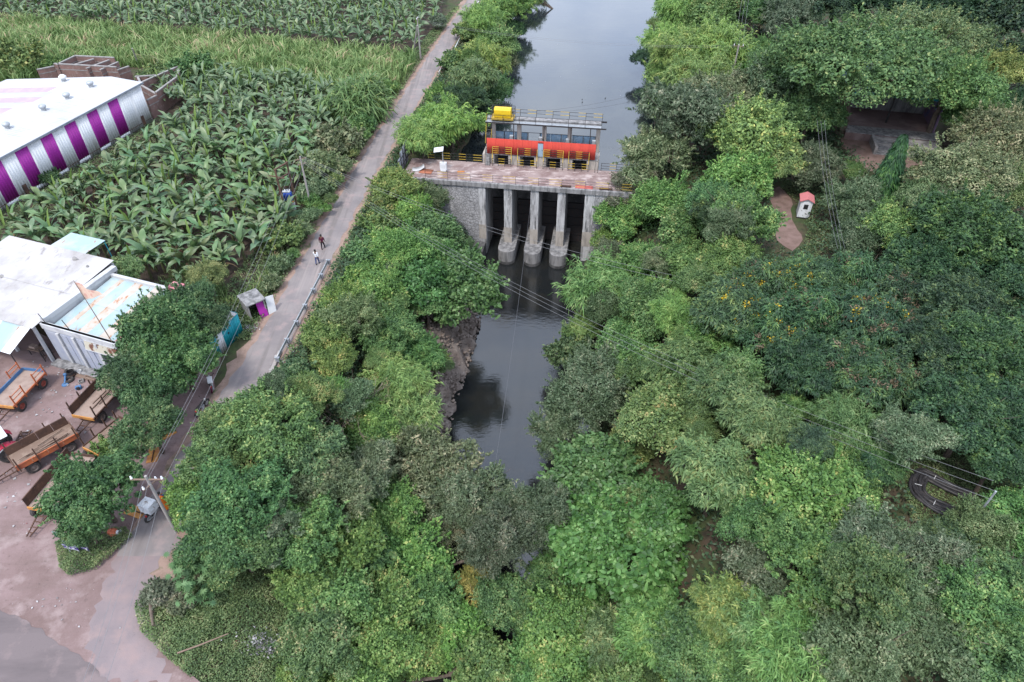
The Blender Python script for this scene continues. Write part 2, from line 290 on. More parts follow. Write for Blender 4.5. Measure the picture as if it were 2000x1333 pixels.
tag(link('ground',npmesh('ground',V,F,M['ground'],True)),'dark earth and grass ground under the trees, banks and fields','ground',kind='structure')
def sheet(name,poly,z,m,label,cat,jit=.25,step=1.0):
    "irregular flat sheet, triangulated as an ngon with a wandering edge"
    pts=[]
    n=len(poly)
    for k in range(n):
        p,q=Vector(poly[k][:2]),Vector(poly[(k+1)%n][:2]); c=max(1,int((q-p).length/step)); nr=Vector(((q-p).y,-(q-p).x)).normalized()
        for t in range(c):
            r=p.lerp(q,t/c)+nr*random.uniform(-jit,jit); pts.append((r.x,r.y,z))
    me=bpy.data.meshes.new(name); me.from_pydata(pts,[],[tuple(range(len(pts)))]); me.materials.append(m); me.update()
    return tag(link(name,me),label,cat,kind='structure')
def px(l,z=0): return [tuple(P(u,v,z)[:2]) for u,v in l]
# road centre line and half width
RC=[(-3.5,185),(-7.9,155),(-13.2,118),(-18.35,78.7),(-20.3,58),(-21.3,46),(-22.6,37.7),(-23.7,30),(-24.3,24),(-25.0,19)]
RW=[1.55,1.55,1.5,1.45,1.5,1.5,1.6,1.6,1.65,2.0]
def road_x(y): return np.interp(y,[p[1] for p in RC][::-1],[p[0] for p in RC][::-1])
def strip(name,half,z,m,label,cat,jit,y0=19,y1=185):
    yy=np.arange(y0,y1,.8); c=road_x(yy); hw=np.interp(yy,[p[1] for p in RC][::-1],RW[::-1])+half
    L=[(c[k]-hw[k]+random.uniform(-jit,jit),yy[k],z) for k in range(len(yy))]; Rr=[(c[k]+hw[k]+random.uniform(-jit,jit),yy[k],z) for k in range(len(yy))]
    n=len(yy); return tag(link(name,npmesh(name,L+Rr,[(k,n+k,n+k+1,k+1) for k in range(n-1)],m)),label,cat,kind='structure')
fld=px([(0,470),(0,400),(90,330),(290,235),(330,170),(430,160),(735,195),(700,270),(640,310),(600,380),(560,480),(500,560),(440,580),(350,565),(225,535),(140,500),(60,520)])
sheet('field_soil',fld,.01,M['field'],'bare dark soil under the near banana plants','soil',.2)
sheet('field_soil_far',px([(-400,60),(-400,-120),(880,-120),(860,40),(800,110),(400,75),(0,45)]),.011,M['field'],'bare dark soil under the far banana plants','soil',.3,3)
strip('road_verge',.95,.02,M['verge'],'brown leaf-strewn dirt edging the lane','verge',.35)
yard=px([(-700,1350),(-700,640),(-60,600),(60,640),(215,715),(330,690),(430,690),(420,760),(330,900),(300,960),(270,1010),(240,1060),(290,1130),(300,1200),(330,1270),(400,1340),(420,1400),(200,1500),(-300,1500)])
sheet('dirt_yard',yard,.026,M['yard'],'pinkish trampled dirt yard beside the main road','yard',.2)
strip('lane_surface',0,.034,M['road'],'narrow worn asphalt lane running along the canal','road',.2,24.5)
M['mouth']=mat('dusty_lane_mouth',(.275,.215,.215),.92,[((.225,.185,.19),.35,.42,.6,6),((.30,.22,.21),.8,.5,.7,7),((.14,.11,.105),6,.64,.78,4)],(20,.3,5))
sheet('lane_mouth',px([(246,1050),(352,1050),(300,1120),(288,1180),(300,1240),(330,1333),(180,1333),(175,1240),(205,1150)]),.030,M['mouth'],'dusty mouth of the lane where it meets the main road','road',.35,.35)
sheet('main_road',px([(-900,1050),(-200,1115),(0,1188),(100,1243),(235,1345),(330,1440),(330,1700),(-900,1700)]),.042,M['asphalt'],'dusty dark asphalt main road in the corner','road',.13,.3)
sheet('footpath',px([(1505,372),(1520,365),(1545,390),(1545,430),(1570,470),(1550,490),(1515,470),(1508,420)]),.02,M['path'],'bare earth footpath beside the booth','path',.2)
sheet('footpath_far',px([(1445,88),(1452,88),(1462,110),(1458,150),(1448,150),(1450,115)]),.02,M['path'],'reddish footpath between trees beyond the bank','path',.2)
sheet('stage_yard',px([(1640,255),(1830,275),(1850,300),(1800,330),(1700,335),(1650,300)]),.02,M['path'],'reddish bare earth around the stage steps','soil',.3)
# water
def pol(name,poly,z,m,label): 
    me=bpy.data.meshes.new(name); me.from_pydata([(x,y,z) for x,y in poly],[],[tuple(range(len(poly)))]); me.materials.append(m); me.update()
    return tag(link(name,me),label,'water',kind='structure')
def dl(X,Y,z=0): return DO+DE*X+DN*Y+Vector((0,0,z))
pol('canal_water',[tuple(dl(-16,5.6)[:2]),tuple(dl(20,5.6)[:2]),(40,140),(60,180),(130,300),(60,300),(0,180),(-10,140)],WUP,M['water_up'],'still grey-blue canal water above the gates reflecting clouds')
pol('tail_water',[(-14,-10),(16,-10),tuple(dl(14,4.5)[:2]),tuple(dl(-9,4.5)[:2])],WDN,M['water_dn'],'dark rippled water below the gates')
# rocks of the left bank
bank=thing('rock_bank','rough brown rock and rubble bank beside the dark tail water','rock bank',(-6,50,-8))
bank['kind']='structure'
import bmesh
rocks=[]
for k in range(7):
    bm=bmesh.new(); bmesh.ops.create_icosphere(bm,subdivisions=2,radius=1)
    rr=np.random.default_rng(k+40)
    pl=[Vector(rr.normal(size=3)).normalized() for _ in range(12)]
    for v in bm.verts:
        for q in pl:
            dd=v.co.dot(q)
            if dd>.45: v.co-=q*(dd-.45)
        v.co*=1+rr.uniform(-.07,.07); v.co.z*=.75
    me=bpy.data.meshes.new('stone'); bm.to_mesh(me); bm.free(); me.materials.append(M['rock']); rocks.append(me)
gy=np.arange(36,64,.42); gd=np.arange(-.5,4.6,.4); GX=np.zeros((len(gy),len(gd),3)); rr=np.random.default_rng(77)
for a_,y in enumerate(gy):
    xl=float(np.interp(y,[0,30,45,53,60,72],[-8,-7.2,-6.7,-5.4,-4.3,-4.4]))
    for b_,dd in enumerate(gd):
        x=xl-dd+rr.uniform(-.16,.16); yy_=y+rr.uniform(-.16,.16); e=min(1,(y-36)/3,(63.6-y)/3,(4.5-dd)/1.2); z=zg1(x,yy_)
        k_=float(vnoise(np.array([yy_]),np.array([dd]),1.1,9)[0]); GX[a_,b_]=(x+(rr.uniform(0,.5)+.35*(k_>.5))*max(e,0)*(1 if dd<2.4 else .5),yy_,z-.3+max(e,0)*(.25+rr.uniform(-.2,.35)+.3*(k_>.5)))
nd_=len(gd); V=GX.reshape(-1,3)-np.array(bank.location); a_,b_=np.meshgrid(np.arange(nd_-1),np.arange(len(gy)-1)); q=(b_*nd_+a_).ravel()
link('rock_face',npmesh('rock_face',V,np.concatenate([np.stack([q,q+1,q+nd_],1),np.stack([q+1,q+nd_+1,q+nd_],1)]),M['rock']),bank)
cnt=0
while cnt<300:
    y=random.uniform(37.5,62.5); xl=float(np.interp(y,[0,30,45,53,60,72],[-8,-7.2,-6.7,-5.4,-4.3,-4.4])); dd=random.betavariate(1.2,1.5)*4.2
    x=xl-dd+.5; z=zg1(x,y); s=random.choice([.14,.17,.2,.24,.3,.36,.45])
    o=link('stone',random.choice(rocks),bank); o.location=Vector((x,y,z+.45+s*.2))-bank.location
    o.rotation_euler=(random.uniform(-.9,.9),random.uniform(-.9,.9),random.uniform(0,6.3)); o.scale=(s*random.uniform(.8,1.5),s,s*random.uniform(.6,1.1)); cnt+=1

rv=np.array([v.co[:] for v in rocks[0].vertices]); rf_=np.array([p.vertices[:] for p in rocks[0].polygons]); Vs=[];Fs=[]
bm=bmesh.new(); bmesh.ops.create_icosphere(bm,subdivisions=1,radius=1)
for v in bm.verts: v.co*=float(rr.uniform(.75,1.1))
bm.verts.index_update(); rv=np.array([v.co[:] for v in bm.verts]); rf_=np.array([[q.index for q in f.verts] for f in bm.faces]); bm.free()
for k in range(1100):
    y=rr.uniform(37,63); xl=float(np.interp(y,[0,30,45,53,60,72],[-8,-7.2,-6.7,-5.4,-4.3,-4.4])); x=xl-rr.uniform(-.3,4.4); s=rr.uniform(.07,.2); a=rr.uniform(0,6.28)
    q=rv*np.array([s*1.3,s,s]); q=np.stack([q[:,0]*math.cos(a)-q[:,1]*math.sin(a),q[:,0]*math.sin(a)+q[:,1]*math.cos(a),q[:,2]],1)+np.array([x+.4,y,zg1(x,y)+.42])-np.array(bank.location); Vs.append(q); Fs.append(rf_+k*len(rv))
link('rubble',npmesh('rubble',np.concatenate(Vs),np.concatenate(Fs),M['rock']),bank)['kind']='stuff'
# ---------------------------------------------------------------- dam
dam=thing('canal_gate_bridge','concrete regulator dam with four bays, masonry wings and paved bridge deck','dam',DO,DA)
PX=(-3.3,0,3.3); ZF=-8.2
bevel(box(-16.6,13.5,0,5.45,-.45,0).build('deck',M['deck'],dam),.03)
bevel(box(-16.5,13.5,-.12,.22,-.5,.1).build('deck_kerb',M['dark_concrete'],dam),.03)
for X in PX:
    c=bevel(box(X-.5,X+.5,.08,6.2,ZF-.2,-.45).build('pier_wall',M['concrete'],dam),.03)
    box(X-.49,X+.49,.06,1.2,ZF,ZF+2.2).build('column_foot',M['pale_concrete'],c)
    poly=[(X+1.1*math.cos(t),-1.15+1.1*math.sin(t)) for t in np.linspace(math.pi,2*math.pi,15)]+[(X+1.1,6.2),(X-1.1,6.2)]
    b=bevel(MB().prism(poly,-12.5,ZF).build('pier_base',M['dark_concrete'],dam),.04)
    poly=[(X+1.115*math.cos(t),-1.15+1.115*math.sin(t)) for t in np.linspace(math.pi,2*math.pi,15)]+[(X+1.115,3),(X-1.115,3)]
    MB().prism(poly,WDN-.6,WDN+.38).build('waterline_band',M['damp_concrete'],b)
for sx,x0,x1 in ((-1,-7.05,-6.1),(1,6.1,7.3)):
    c=bevel(box(x0,x1,.05,6.2,-12,-.45).build('abutment_column',M['concrete'],dam),.03)
    box(x0+.01,x1-.01,.03,1.2,ZF+.3,ZF+2.4).build('column_foot',M['pale_concrete'],c)
def wing(pts,zb,name):
    m=MB(); n=len(pts); th=1.0
    for (x,y),(x2,y2) in zip(pts,pts[1:]):
        m.add([(x,y,zb),(x2,y2,zb),(x2,y2,-.45),(x,y,-.45),(x,5.3,zb),(x2,5.3,zb),(x2,5.3,-.45),(x,5.3,-.45)],[(0,1,2,3),(5,4,7,6),(3,2,6,7),(0,3,7,4),(1,5,6,2)])
    return m.build(name,M['masonry'],dam)
wing([(-16.5,.9),(-14,.35),(-11,.1),(-9,.06),(-7.05,.06)],-12,'masonry_wing')
wing([(7.3,.06),(10,.06),(13.4,.06)],-12,'masonry_wing')
box(-6.1,6.1,5.0,5.5,-12.5,-.45).build('gate_wall',M['damp_concrete'],dam)
for X in (-4.95,-1.65,1.65,4.95): 
    g=box(X-1.0,X+1.0,4.7,4.95,-10.9,-4.5).build('gate_leaf',M['steel'],dam)
    for q in range(5): box(X-1.0,X+1.0,4.6,4.7,-10.4+q*1.25,-10.25+q*1.25).build('rib',M['steel'],g)
# ledge left of the first bay
bevel(box(-9.5,-7.05,-1.6,.0,-12,ZF-.1).build('ledge',M['damp_concrete'],dam),.05)
bevel(box(-7.02,-6.2,-2.4,.04,-12,ZF-.15).build('ledge',M['damp_concrete'],dam),.05)
# gate house substructure: short stub walls with slots, floor
for X in (-6.6,-3.3,0,3.3,6.6): bevel(box(X-.75,X+.75,5.5,8.6,-6,1.15).build('stub_wall',M['pale_concrete'],dam),.03)
bevel(box(-7.0,7.2,5.46,8.8,1.15,1.3).build('platform_slab',M['dark_concrete'],dam),.02)
box(-7.0,7.2,8.62,8.8,-6,.2).build('breast_wall',M['damp_concrete'],dam)
# red sheet wall: individual ribbed sheets
def ribbed(width,height,rib=.28,dep=.02,th=.0):
    "corrugated sheet in the XZ plane, facing -Y"
    n=max(1,int(round(width/rib))); V=[];F=[]
    prof=[]
    for k in range(n):
        x=k*width/n; s=width/n; prof+=[(x,0),(x+s*.62,0),(x+s*.72,-dep),(x+s*.9,-dep)]
    prof.append((width,0))
    for x,y in prof: V+= [(x,y,0),(x,y,height)]
    for k in range(len(prof)-1): F.append((2*k,2*k+2,2*k+3,2*k+1))
    return V,F
def sheetobj(name,width,height,m,parent,loc,rot=(0,0,0),rib=.2,dep=.014):
    V,F=ribbed(width,height,rib,dep); o=link(name,npmesh(name,V,F,m),parent,loc); o.rotation_euler=rot
    md=o.modifiers.new('thickness','SOLIDIFY'); md.thickness=.012; return o
house=thing('gate_house','red sheet-walled hoist platform with concrete columns over the gates','gate house',DO,DA)
x=-6.75
while x<6.8:
    wd=min(1.13,6.85-x)
    if wd<.2: break
    if -.62<x+wd and x<.35:
        if x<-.55: sheetobj('red_sheet',-.32-x,2.05,M['red'],house,(x,5.42,1.32))
        x=.36; continue
    sheetobj('red_sheet',wd-.004,2.05,M['red'],house,(x,5.42,1.32)); x+=wd
sheetobj('red_sheet',.67,.33,M['red'],house,(-.315,5.42,3.04))
d=bevel(box(-.30,.34,5.40,5.45,1.32,3.03).build('door',M['bluedoor'],house),.01); box(.2,.25,5.36,5.40,2.1,2.25).build('handle',M['steel'],d)
for x0,x1 in ((-6.4,-5.05),(-5.0,-3.7),(-3.65,-2.0),(-.4,.95),(1.0,2.3),(2.35,3.7),(3.75,5.1),(5.15,6.6)):
    sheetobj('blue_sheet',x1-x0,1.65,M['bluesheet'],house,(x0,8.5,1.32),rib=.25,dep=.02)
for X in (-6.4,-5.0,-2.0,-1.9,-.4,2.3,5.1,6.65): box(X-.03,X+.03,8.42,8.48,1.3,3.05).build('sheet_post',M['steel'],house)
MB().bar((-6.4,8.45,3.02),(6.65,8.45,3.02),.05).build('sheet_rail',M['steel'],house)
for X in (-6.3,-3.0,.2,3.4,6.95): bevel(box(X-.26,X+.26,7.75,8.25,-6 if X>6 else 1.3,4.75).build('column',M['pale_concrete'],house),.03)
for X in (-6.35,-3.55,.25,3.6,6.0): box(X-.05,X+.05,6.82,6.92,1.3,4.78).build('steel_post',M['steel'],house)
bevel(box(-7.0,7.2,7.55,8.35,4.75,5.1).build('hoist_beam',M['dark_concrete'],house),.02)
bevel(box(-7.1,7.3,6.75,7.5,4.78,4.86).build('walkway',M['galv'],house),.01)
MB().bar((-7.1,6.72,4.8),(7.9,6.72,4.8),.08,.16).bar((-7.1,8.6,4.9),(7.9,8.6,4.9),.08,.2).build('edge_beam',M['steel'],house)
def railing(parent,p,q,n,h=1.0,rails=3,seg=True,name='railing',th=.05):
    p=Vector(p);q=Vector(q)
    for k in range(n+1):
        a=p.lerp(q,k/n); MB().bar(a,a+Vector((0,0,h)),th).build('rail_post',M['steel'],parent)
    for r in range(rails):
        z=Vector((0,0,h*(r+1)/rails-.03))
        for k in range(n):
            a,b=p.lerp(q,k/n)+z,p.lerp(q,(k+1)/n)+z
            if seg:
                t=.45 if (k%2) else .55
                MB().bar(a,a.lerp(b,t),th*.8).build('rail',M['steel'],parent); MB().bar(a.lerp(b,t),b,th*.85).build('rail',M['yellow'],parent)
            else: MB().bar(a,b,th*.8).build('rail',M['steel'],parent)
railing(house,(-6.9,6.74,4.86),(7.3,6.74,4.86),7,.95,2,False)
railing(house,(-5.0,8.55,5.1),(7.3,8.55,5.1),6,.85,2)
for X in (-3.9,-.2,3.2,6.5):   # gear boxes standing on the platform
    g=MB(); g.box(X-.16,X+.16,7.2,7.5,1.3,2.5).box(X-.22,X+.22,7.15,7.55,2.5,3.0); bevel(g.build('gear_box',M['galv'],house),.02)
    MB().tube([(X-.28,7.35,2.75),(X+.28,7.35,2.75)],.06,8).build('shaft',M['steel'],house)
# ladder at the left end
lad=MB(); lad.bar((-7.05,6.4,1.3),(-6.95,7.3,4.86),.06).bar((-6.45,6.4,1.3),(-6.35,7.3,4.86),.06)
for k in range(11):
    t=(k+.5)/11; lad.bar((-7.05+.1*t,6.4+.9*t,1.3+3.56*t),(-6.45+.1*t,6.4+.9*t,1.3+3.56*t),.16,.04)
lad.build('ladder',M['steel'],house)
MB().bar((-7.1,6.4,2.2),(-7.0,7.3,5.7),.05).bar((-6.4,6.4,2.2),(-6.3,7.3,5.7),.05).build('ladder_handrail',M['yellow'],house)
# access steps with yellow cages in front of the red wall
for k,(X0,X1) in enumerate(((-6.0,-3.6),(-2.8,-.35),(.45,2.9),(3.6,6.1))):
    for y,z0,z1,nr in ((5.25,1.25,2.35,4),(4.75,0,1.0,3)):
        n=3
        for q in range(n+1):
            X=X0+(X1-X0)*q/n; MB().bar((X,y,z0),(X,y,z1),.05).build('cage_post',M['steel'],house)
        for r in range(nr):
            z=z0+(z1-z0)*(r+1)/nr
            for q in range(n):
                a=X0+(X1-X0)*q/n; b=X0+(X1-X0)*(q+1)/n
                MB().bar((a,y,z),(b,y,z),.045).build('cage_rail',M['yellow'] if (q+k+(y<5))%2==0 else M['steel'],house)
    for X in (X0,X1): MB().bar((X,5.25,2.35),(X,4.75,1.0),.05).bar((X,5.25,1.3),(X,4.75,.02),.05).build('cage_brace',M['yellow'],house)
for X in (-6.9,-6.3,6.95,7.3): MB().bar((X,5.5,1.9),(X,4.7,1.0),.05).bar((X,4.7,0),(X,4.7,1.0),.05).bar((X,5.5,1.3),(X,5.5,1.9),.05).build('stair_rail',M['steel'],house)
for s in range(4): box(-6.85,-6.35,4.75+s*.2,4.95+s*.2,.0,.28*(s+1)).build('step',M['dark_concrete'],house)
# hoist trolley with yellow cover
tr=thing('hoist_trolley','bright yellow covered winch on a railed trolley above the gate house','winch',dl(-5.0,7.6,5.1),DA)
tb=MB(); pr=[(-.55,.25),(.55,.25),(.62,.75),(.5,1.2),(.2,1.38),(-.35,1.38),(-.6,1.2),(-.62,.75)]
tb.v=[(x,y,z) for x in (-1.05,1.05) for y,z in pr]; n=len(pr); tb.f=[tuple(range(n)),tuple(range(n,2*n))[::-1]]+[(k,n+k,n+(k+1)%n,(k+1)%n) for k in range(n)]; tb.m=[0]*len(tb.f)
bevel(tb.build('cover',M['yellowbox'],tr),.04,2)
bevel(MB().box(-1.4,1.4,-.75,.85,.0,.2).build('base_frame',M['yellow'],tr),.02)
for y in (-.6,.6): MB().bar((-1.35,y,.01),(1.35,y,.01),.12,.2).build('wheel_beam',M['steel'],tr)
railing(tr,(-1.4,.85,.2),(1.4,.85,.2),2,1.1,3,False); railing(tr,(1.42,-.75,.2),(1.42,.8,.2),1,1.1,3,False); railing(tr,(-1.42,-.75,.2),(-1.42,.8,.2),1,1.1,3,False)
# deck railings
rf=thing('deck_railing','black and yellow pipe railing along the downstream edge of the bridge deck','railing',DO,DA)
railing(rf,(-13.5,.05,.1),(11.6,.05,.1),9,1.05,th=.038)
rb=thing('deck_railing','black and yellow pipe railing on the upstream edge between gate house and grey screen','railing',DO,DA)
railing(rb,(-15.6,5.3,0),(-7.4,5.3,0),4,1.05)
rr_=thing('deck_railing','black and yellow pipe railing on the upstream edge right of the gate house','railing',DO,DA)
railing(rr_,(7.7,5.3,0),(13.3,5.3,0),3,1.05)
# grey sheet screen at the road end
sc=thing('sheet_screen','tall grey metal screen closing the road end of the bridge','screen',dl(-16.9,0),DA)
for k,(y,h) in enumerate(((.4,2.0),(1.5,2.5),(2.6,2.7),(3.7,2.8))):
    sheetobj('sheet',1.08,h,M['greysheet'],sc,(0,y+1.08,0),(0,0,R(-90)),.4,.02)
    box(.02,.08,y,y+.06,0,h).build('post',M['steel'],sc)
for z in (.7,1.7): MB().bar((.05,.4,z),(.05,4.8,z),.05).build('rail',M['steel'],sc)
# control box on a post with a lamp panel
cb=thing('control_cabinet','white control cabinet on a post with small tilted solar panel on the deck','cabinet',dl(-11.7,2.2),DA)
bevel(box(-.42,.42,-.2,.2,.35,1.3).build('cabinet',M['offwhite'],cb),.03); MB().tube([(0,0,0),(0,0,2.9)],.06,10).build('post',M['galv'],cb)
p=MB().box(-.6,.6,-.35,.35,-.03,.03).build('solar_panel',M['offwhite'],cb,(-.45,0,2.95)); p.rotation_euler=(R(25),R(-12),0)
for y in (-.12,.12): box(-.34,.34,-.215,-.2,.8+y*3.4-.2,.8+y*3.4+.15).build('door',M['whitewall'],cb)
def flat(name,label,cat,m,X,Y,w_,d_,t=.02,rz=0,curl=0):
    V=[];nn=7
    for k in range(nn):
        xx=(k/(nn-1)-.5)*w_; zz=t+curl*abs(k/(nn-1)-.3)**2
        V+=[(xx,-d_/2,zz),(xx,d_/2,zz)]
    me=npmesh(name,V,[(2*k,2*k+2,2*k+3,2*k+1) for k in range(nn-1)],m); o=link(name,me,None,dl(X,Y),DA+rz); o.modifiers.new('thickness','SOLIDIFY').thickness=.02
    return tag(o,label,cat)
flat('curled_sheet','curled pale metal sheet lying on the deck by the grey screen','metal sheet',M['whiteroof'],-15.0,2.4,1.5,1.0,.06,.3,.9)
flat('rust_sheet','rusty orange plate lying beside the curled pale sheet','metal plate',mat('rust_orange',(.38,.14,.08),.8),-13.9,2.0,1.6,1.2,.04,-.1)
flat('orange_plate','small orange scrap plate on the middle of the deck left part','metal plate',mat('scrap_orange',(.52,.2,.06),.8),-9.6,2.6,.9,.35,.03,.2)
flat('red_plate','faded red plate lying by the downstream railing','metal plate',mat('faded_red',(.52,.13,.11),.7),5.9,.75,2.1,.8,.04,0)
for k,(X,wd) in enumerate(((3.7,1.3),(8.5,1.6))): 
    b=tag(box(-wd/2,wd/2,-.14,.14,.1,.22).build('rusty_beam',M['rust'],None,dl(X,.45),DA),('rusty brown beam lying on the deck edge left of the red plate','rusty brown beam lying on the deck edge right of the red plate')[k],'beam')
# ---------------------------------------------------------------- buildings
def wallang(a,b): return math.atan2(b[1]-a[1],b[0]-a[0])
# striped warehouse
wc=Vector((-50.88,93.42,0)); wd_=Vector((-58.74-.6+.63,68.98,0)); wdir=(P(0,304,5.56)-P(272,161,5.56)).normalized(); WA=math.atan2(wdir.y,wdir.x)
wh=thing('striped_warehouse','long white metal warehouse with purple wall stripes','warehouse',wc,WA)
LW,WW=34.0,24.0; EV=5.5
edges=[0]+[4.56+3.75*k for k in range(9)]
x=0.0; k=0; segs=[]
pur=[(4.56+3.735*q,6.36+3.735*q) for q in range(9)]
cur=0
for a,b in pur:
    segs.append((cur,a,'whitewall')); segs.append((a,b,'purple')); cur=b
for a,b,m in segs:
    if a>LW: break
    nsp=1 if b-a<2.5 else 2
    for q in range(nsp):
        a2=a+(b-a)*q/nsp; b2=a+(b-a)*(q+1)/nsp
        z0=.0 if m=='whitewall' else .62
        sheetobj('wall_sheet',b2-a2-.004,EV-z0,M[m],wh,(b2-.002,0,z0),(0,0,math.pi),.38,.05)
    if m=='purple': sheetobj('wall_sheet',b-a-.004,.6,M['whitewall'],wh,(b-.002,.015,.0),(0,0,math.pi),.38,.05)
box(-.0,LW,-.1,-.03,0,EV-.05).build('wall_core',M['whitewall'],wh)
box(0,.08,-WW,-.1,0,3.3).build('end_wall',M['whitewall'],wh)
MB().box(-.02,LW,.03,.06,.57,.63).build('base_flashing',M['rust'],wh)
for xx in (1.4,21.9): MB().box(xx,xx+.5,.05,.12,.2,1.5).build('wall_stain',M['rust'],wh)
def roofpt(y): return float(np.interp(-y,[-.5,0,4.7,24],[EV-.02,EV+.02,5.75,3.4]))
def roofsheet(x0,x1,y0,y1,m,dz=0):
    n=int((x1-x0)/.33); V=[];F=[]; prof=[]
    for q in range(n):
        s=(x1-x0)/n; a=x0+q*s; prof+=[(a,0),(a+s*.7,0),(a+s*.78,.035),(a+s*.92,.035)]
    prof.append((x1,0))
    for xx,zz in prof: V+=[(xx,y0,roofpt(y0)+zz+dz),(xx,y1,roofpt(y1)+zz+dz)]
    for q in range(len(prof)-1): F.append((2*q,2*q+2,2*q+3,2*q+1))
    o=link('roof_sheet',npmesh('roof_sheet',V,F,m),wh); return o
q=0; xx=-.3
while xx<LW:
    x2=xx+1.87
    roofsheet(xx,x2-.003,.35,-4.7,M['whiteroof']); roofsheet(xx,x2-.003,-4.7,-9.3,M['whiteroof'])
    mm=M['whiteroof'] if xx<2.9 else (M['faded'] if (q%2==0) else M['roofgrey'])
    y0=-9.3-(1.2 if q%4 in(1,2) else 0)
    if y0<-9.3: roofsheet(xx,x2-.003,-9.3,y0,M['whiteroof'])
    roofsheet(xx,x2-.003,y0,-24,mm); xx=x2; q+=1
MB().box(-.3,LW,.32,.42,EV-.22,EV+.02).build('gutter',M['greysheet'],wh)
for xv,wh_ in ((3.6,'nearest the brick rooms'),(7.8,'second from the brick rooms'),(11.75,'in the middle of the row'),(17.3,'farthest left in view'),(23,'beyond the left one')):
    v=thing('roof_ventilator','round turbine ventilator on the white warehouse roof, '+wh_,'ventilator',wc+Matrix.Rotation(WA,3,'Z')@Vector((xv,-4.6,5.74)),0,'roof ventilators on the warehouse')
    MB().lathe([(.28,0),(.28,.25),(.0,.25)],n=14).build('neck',M['galv'],v)
    h=MB(); h.lathe([(.30,.24),(.42,.38),(.46,.52),(.40,.68),(.22,.78),(0,.8)],n=18); h.build('turbine',M['galv'],v,smooth=True)
v=thing('roof_ventilator','round white ventilator standing alone at the far edge of the warehouse roof','ventilator',P(125,158,5.0),0)
MB().lathe([(.3,-.6),(.3,.25),(0,.25)],n=14).build('neck',M['galv'],v); MB().lathe([(.32,.24),(.5,.4),(.5,.6),(.25,.8),(0,.82)],n=18).build('turbine',M['offwhite'],v,smooth=True)
# ruined brick rooms behind the warehouse
ru=thing('unfinished_brick_rooms','roofless unfinished brick rooms with bare walls behind the warehouse','ruin',P(330,200),0)
def bw(p,q,h,name='brick_wall',t=.25):
    a=P(*p)-ru.location; b=P(*q)-ru.location; a.z=b.z=h/2; MB().bar(a,b,t,h).build(name,M['brick'],ru)
    a.z=b.z=h+.06; MB().bar(a,b,t+.05,.12).build('wall_coping',M['mortar'],ru)
    a.z=b.z=h*.72; MB().bar(a,b,t+.04,.12).build('lintel_band',M['mortar'],ru)
for p,q,h in (((125,160),(160,142),2.6),((160,142),(235,146),2.6),((120,158),(240,165),2.6),((150,160),(195,146),2.4),((182,165),(225,148),2.4),((208,168),(242,152),2.4),((162,158),(215,163),2.2),((240,166),(262,158),2.2),((85,165),(118,158),2.2),
    ((290,205),(360,172),3.2),((278,190),(330,186),3.0),((300,232),(318,222),2.6),((290,205),(318,222),2.8),((318,222),(358,190),3.0),((282,188),(290,205),3.0),((358,190),(362,172),3.0)): bw(p,q,h)

# workshop
WO=Vector((-39.0,43.55,0)); WSA=R(-19.5)
ws=thing('workshop_building','low workshop with rusting blue and cream striped sheet roof and pale walls','workshop',WO,WSA)
bevel(box(0,7.7,0,.25,0,4.1).build('front_wall',M['bluewash'],ws),.02)
bevel(box(-.05,7.75,-.06,.3,3.55,4.1).build('front_parapet',M['white'],ws),.03)
box(0,.3,.25,7.3,0,4.2).build('party_wall',M['white'],ws); bevel(box(-.1,.42,.2,8.2,4.1,4.55).build('party_parapet',M['white'],ws),.03)
box(7.4,7.7,.25,7.4,0,4.0).build('pink_side_wall',M['pink'],ws); bevel(box(7.38,7.78,.3,7.5,3.6,4.05).build('side_coping',M['pink'],ws),.02)
bevel(box(.0,7.7,7.3,7.6,0,4.2).build('back_wall',M['white'],ws),.03)
bevel(box(7.1,8.3,7.0,7.9,3.6,4.7).build('pink_block',M['pink'],ws),.04)
def rsheet(x0,x1,y0,z0,y1,z1,m,parent,rib=.2,dep=.03,name='roof_sheet'):
    n=max(1,int(round((x1-x0)/rib))); prof=[]
    for q in range(n*2+1): prof.append((x0+(x1-x0)*q/(2*n),dep*(q%2)))
    V=[]
    for xx,zz in prof: V+=[(xx,y0,z0+zz),(xx,y1,z1+zz)]
    return link(name,npmesh(name,V,[(2*q,2*q+2,2*q+3,2*q+1) for q in range(len(prof)-1)],m),parent)
xx=.45
for k,wd in enumerate((.95,.5,1.15,.95,1.2,1.0,1.17)):
    m=M['rblue'] if k%2==0 else M['rcream']
    rsheet(xx,xx+wd-.003,.3,3.55,3.8,3.72,m,ws,.16,.03); rsheet(xx,xx+wd-.003,3.76,3.745,7.3,3.9,m,ws,.16,.03); xx+=wd
for xb in (1.55,3.2,5.55): bevel(box(xb-.14,xb+.14,-.2,.0,0,3.5).build('pilaster',M['white'],ws),.02)
box(.3,1.4,-.03,0,0,3.3).build('shutter_panel',M['bluewash'],ws)
for a,b in ((1.75,3.05),(3.4,4.7)): 
    p=bevel(box(a,b,-.05,-.0,.1,3.4).build('shutter_panel',M['bluewash'],ws),.01); box((a+b)/2-.02,(a+b)/2+.02,-.07,-.05,.1,3.4).build('seam',M['greysheet'],p)
box(5.75,7.5,-.04,.0,.2,2.6).build('dark_opening_panel',M['black'],ws)  # black panel on the solid wall paints the shade inside an opening
for xb in (6.3,6.9): box(xb-.05,xb+.05,-.1,-.03,.2,2.7).build('door_frame',M['white'],ws)
bevel(box(-.2,8.0,-.9,-.1,0,.22).build('plinth_step',M['dark_concrete'],ws),.03)
sg=thing('shop_signboard','faded brown and cream signboard leaning off the workshop parapet','signboard',WO+Matrix.Rotation(WSA,3,'Z')@Vector((6.1,-.25,2.75)),WSA)
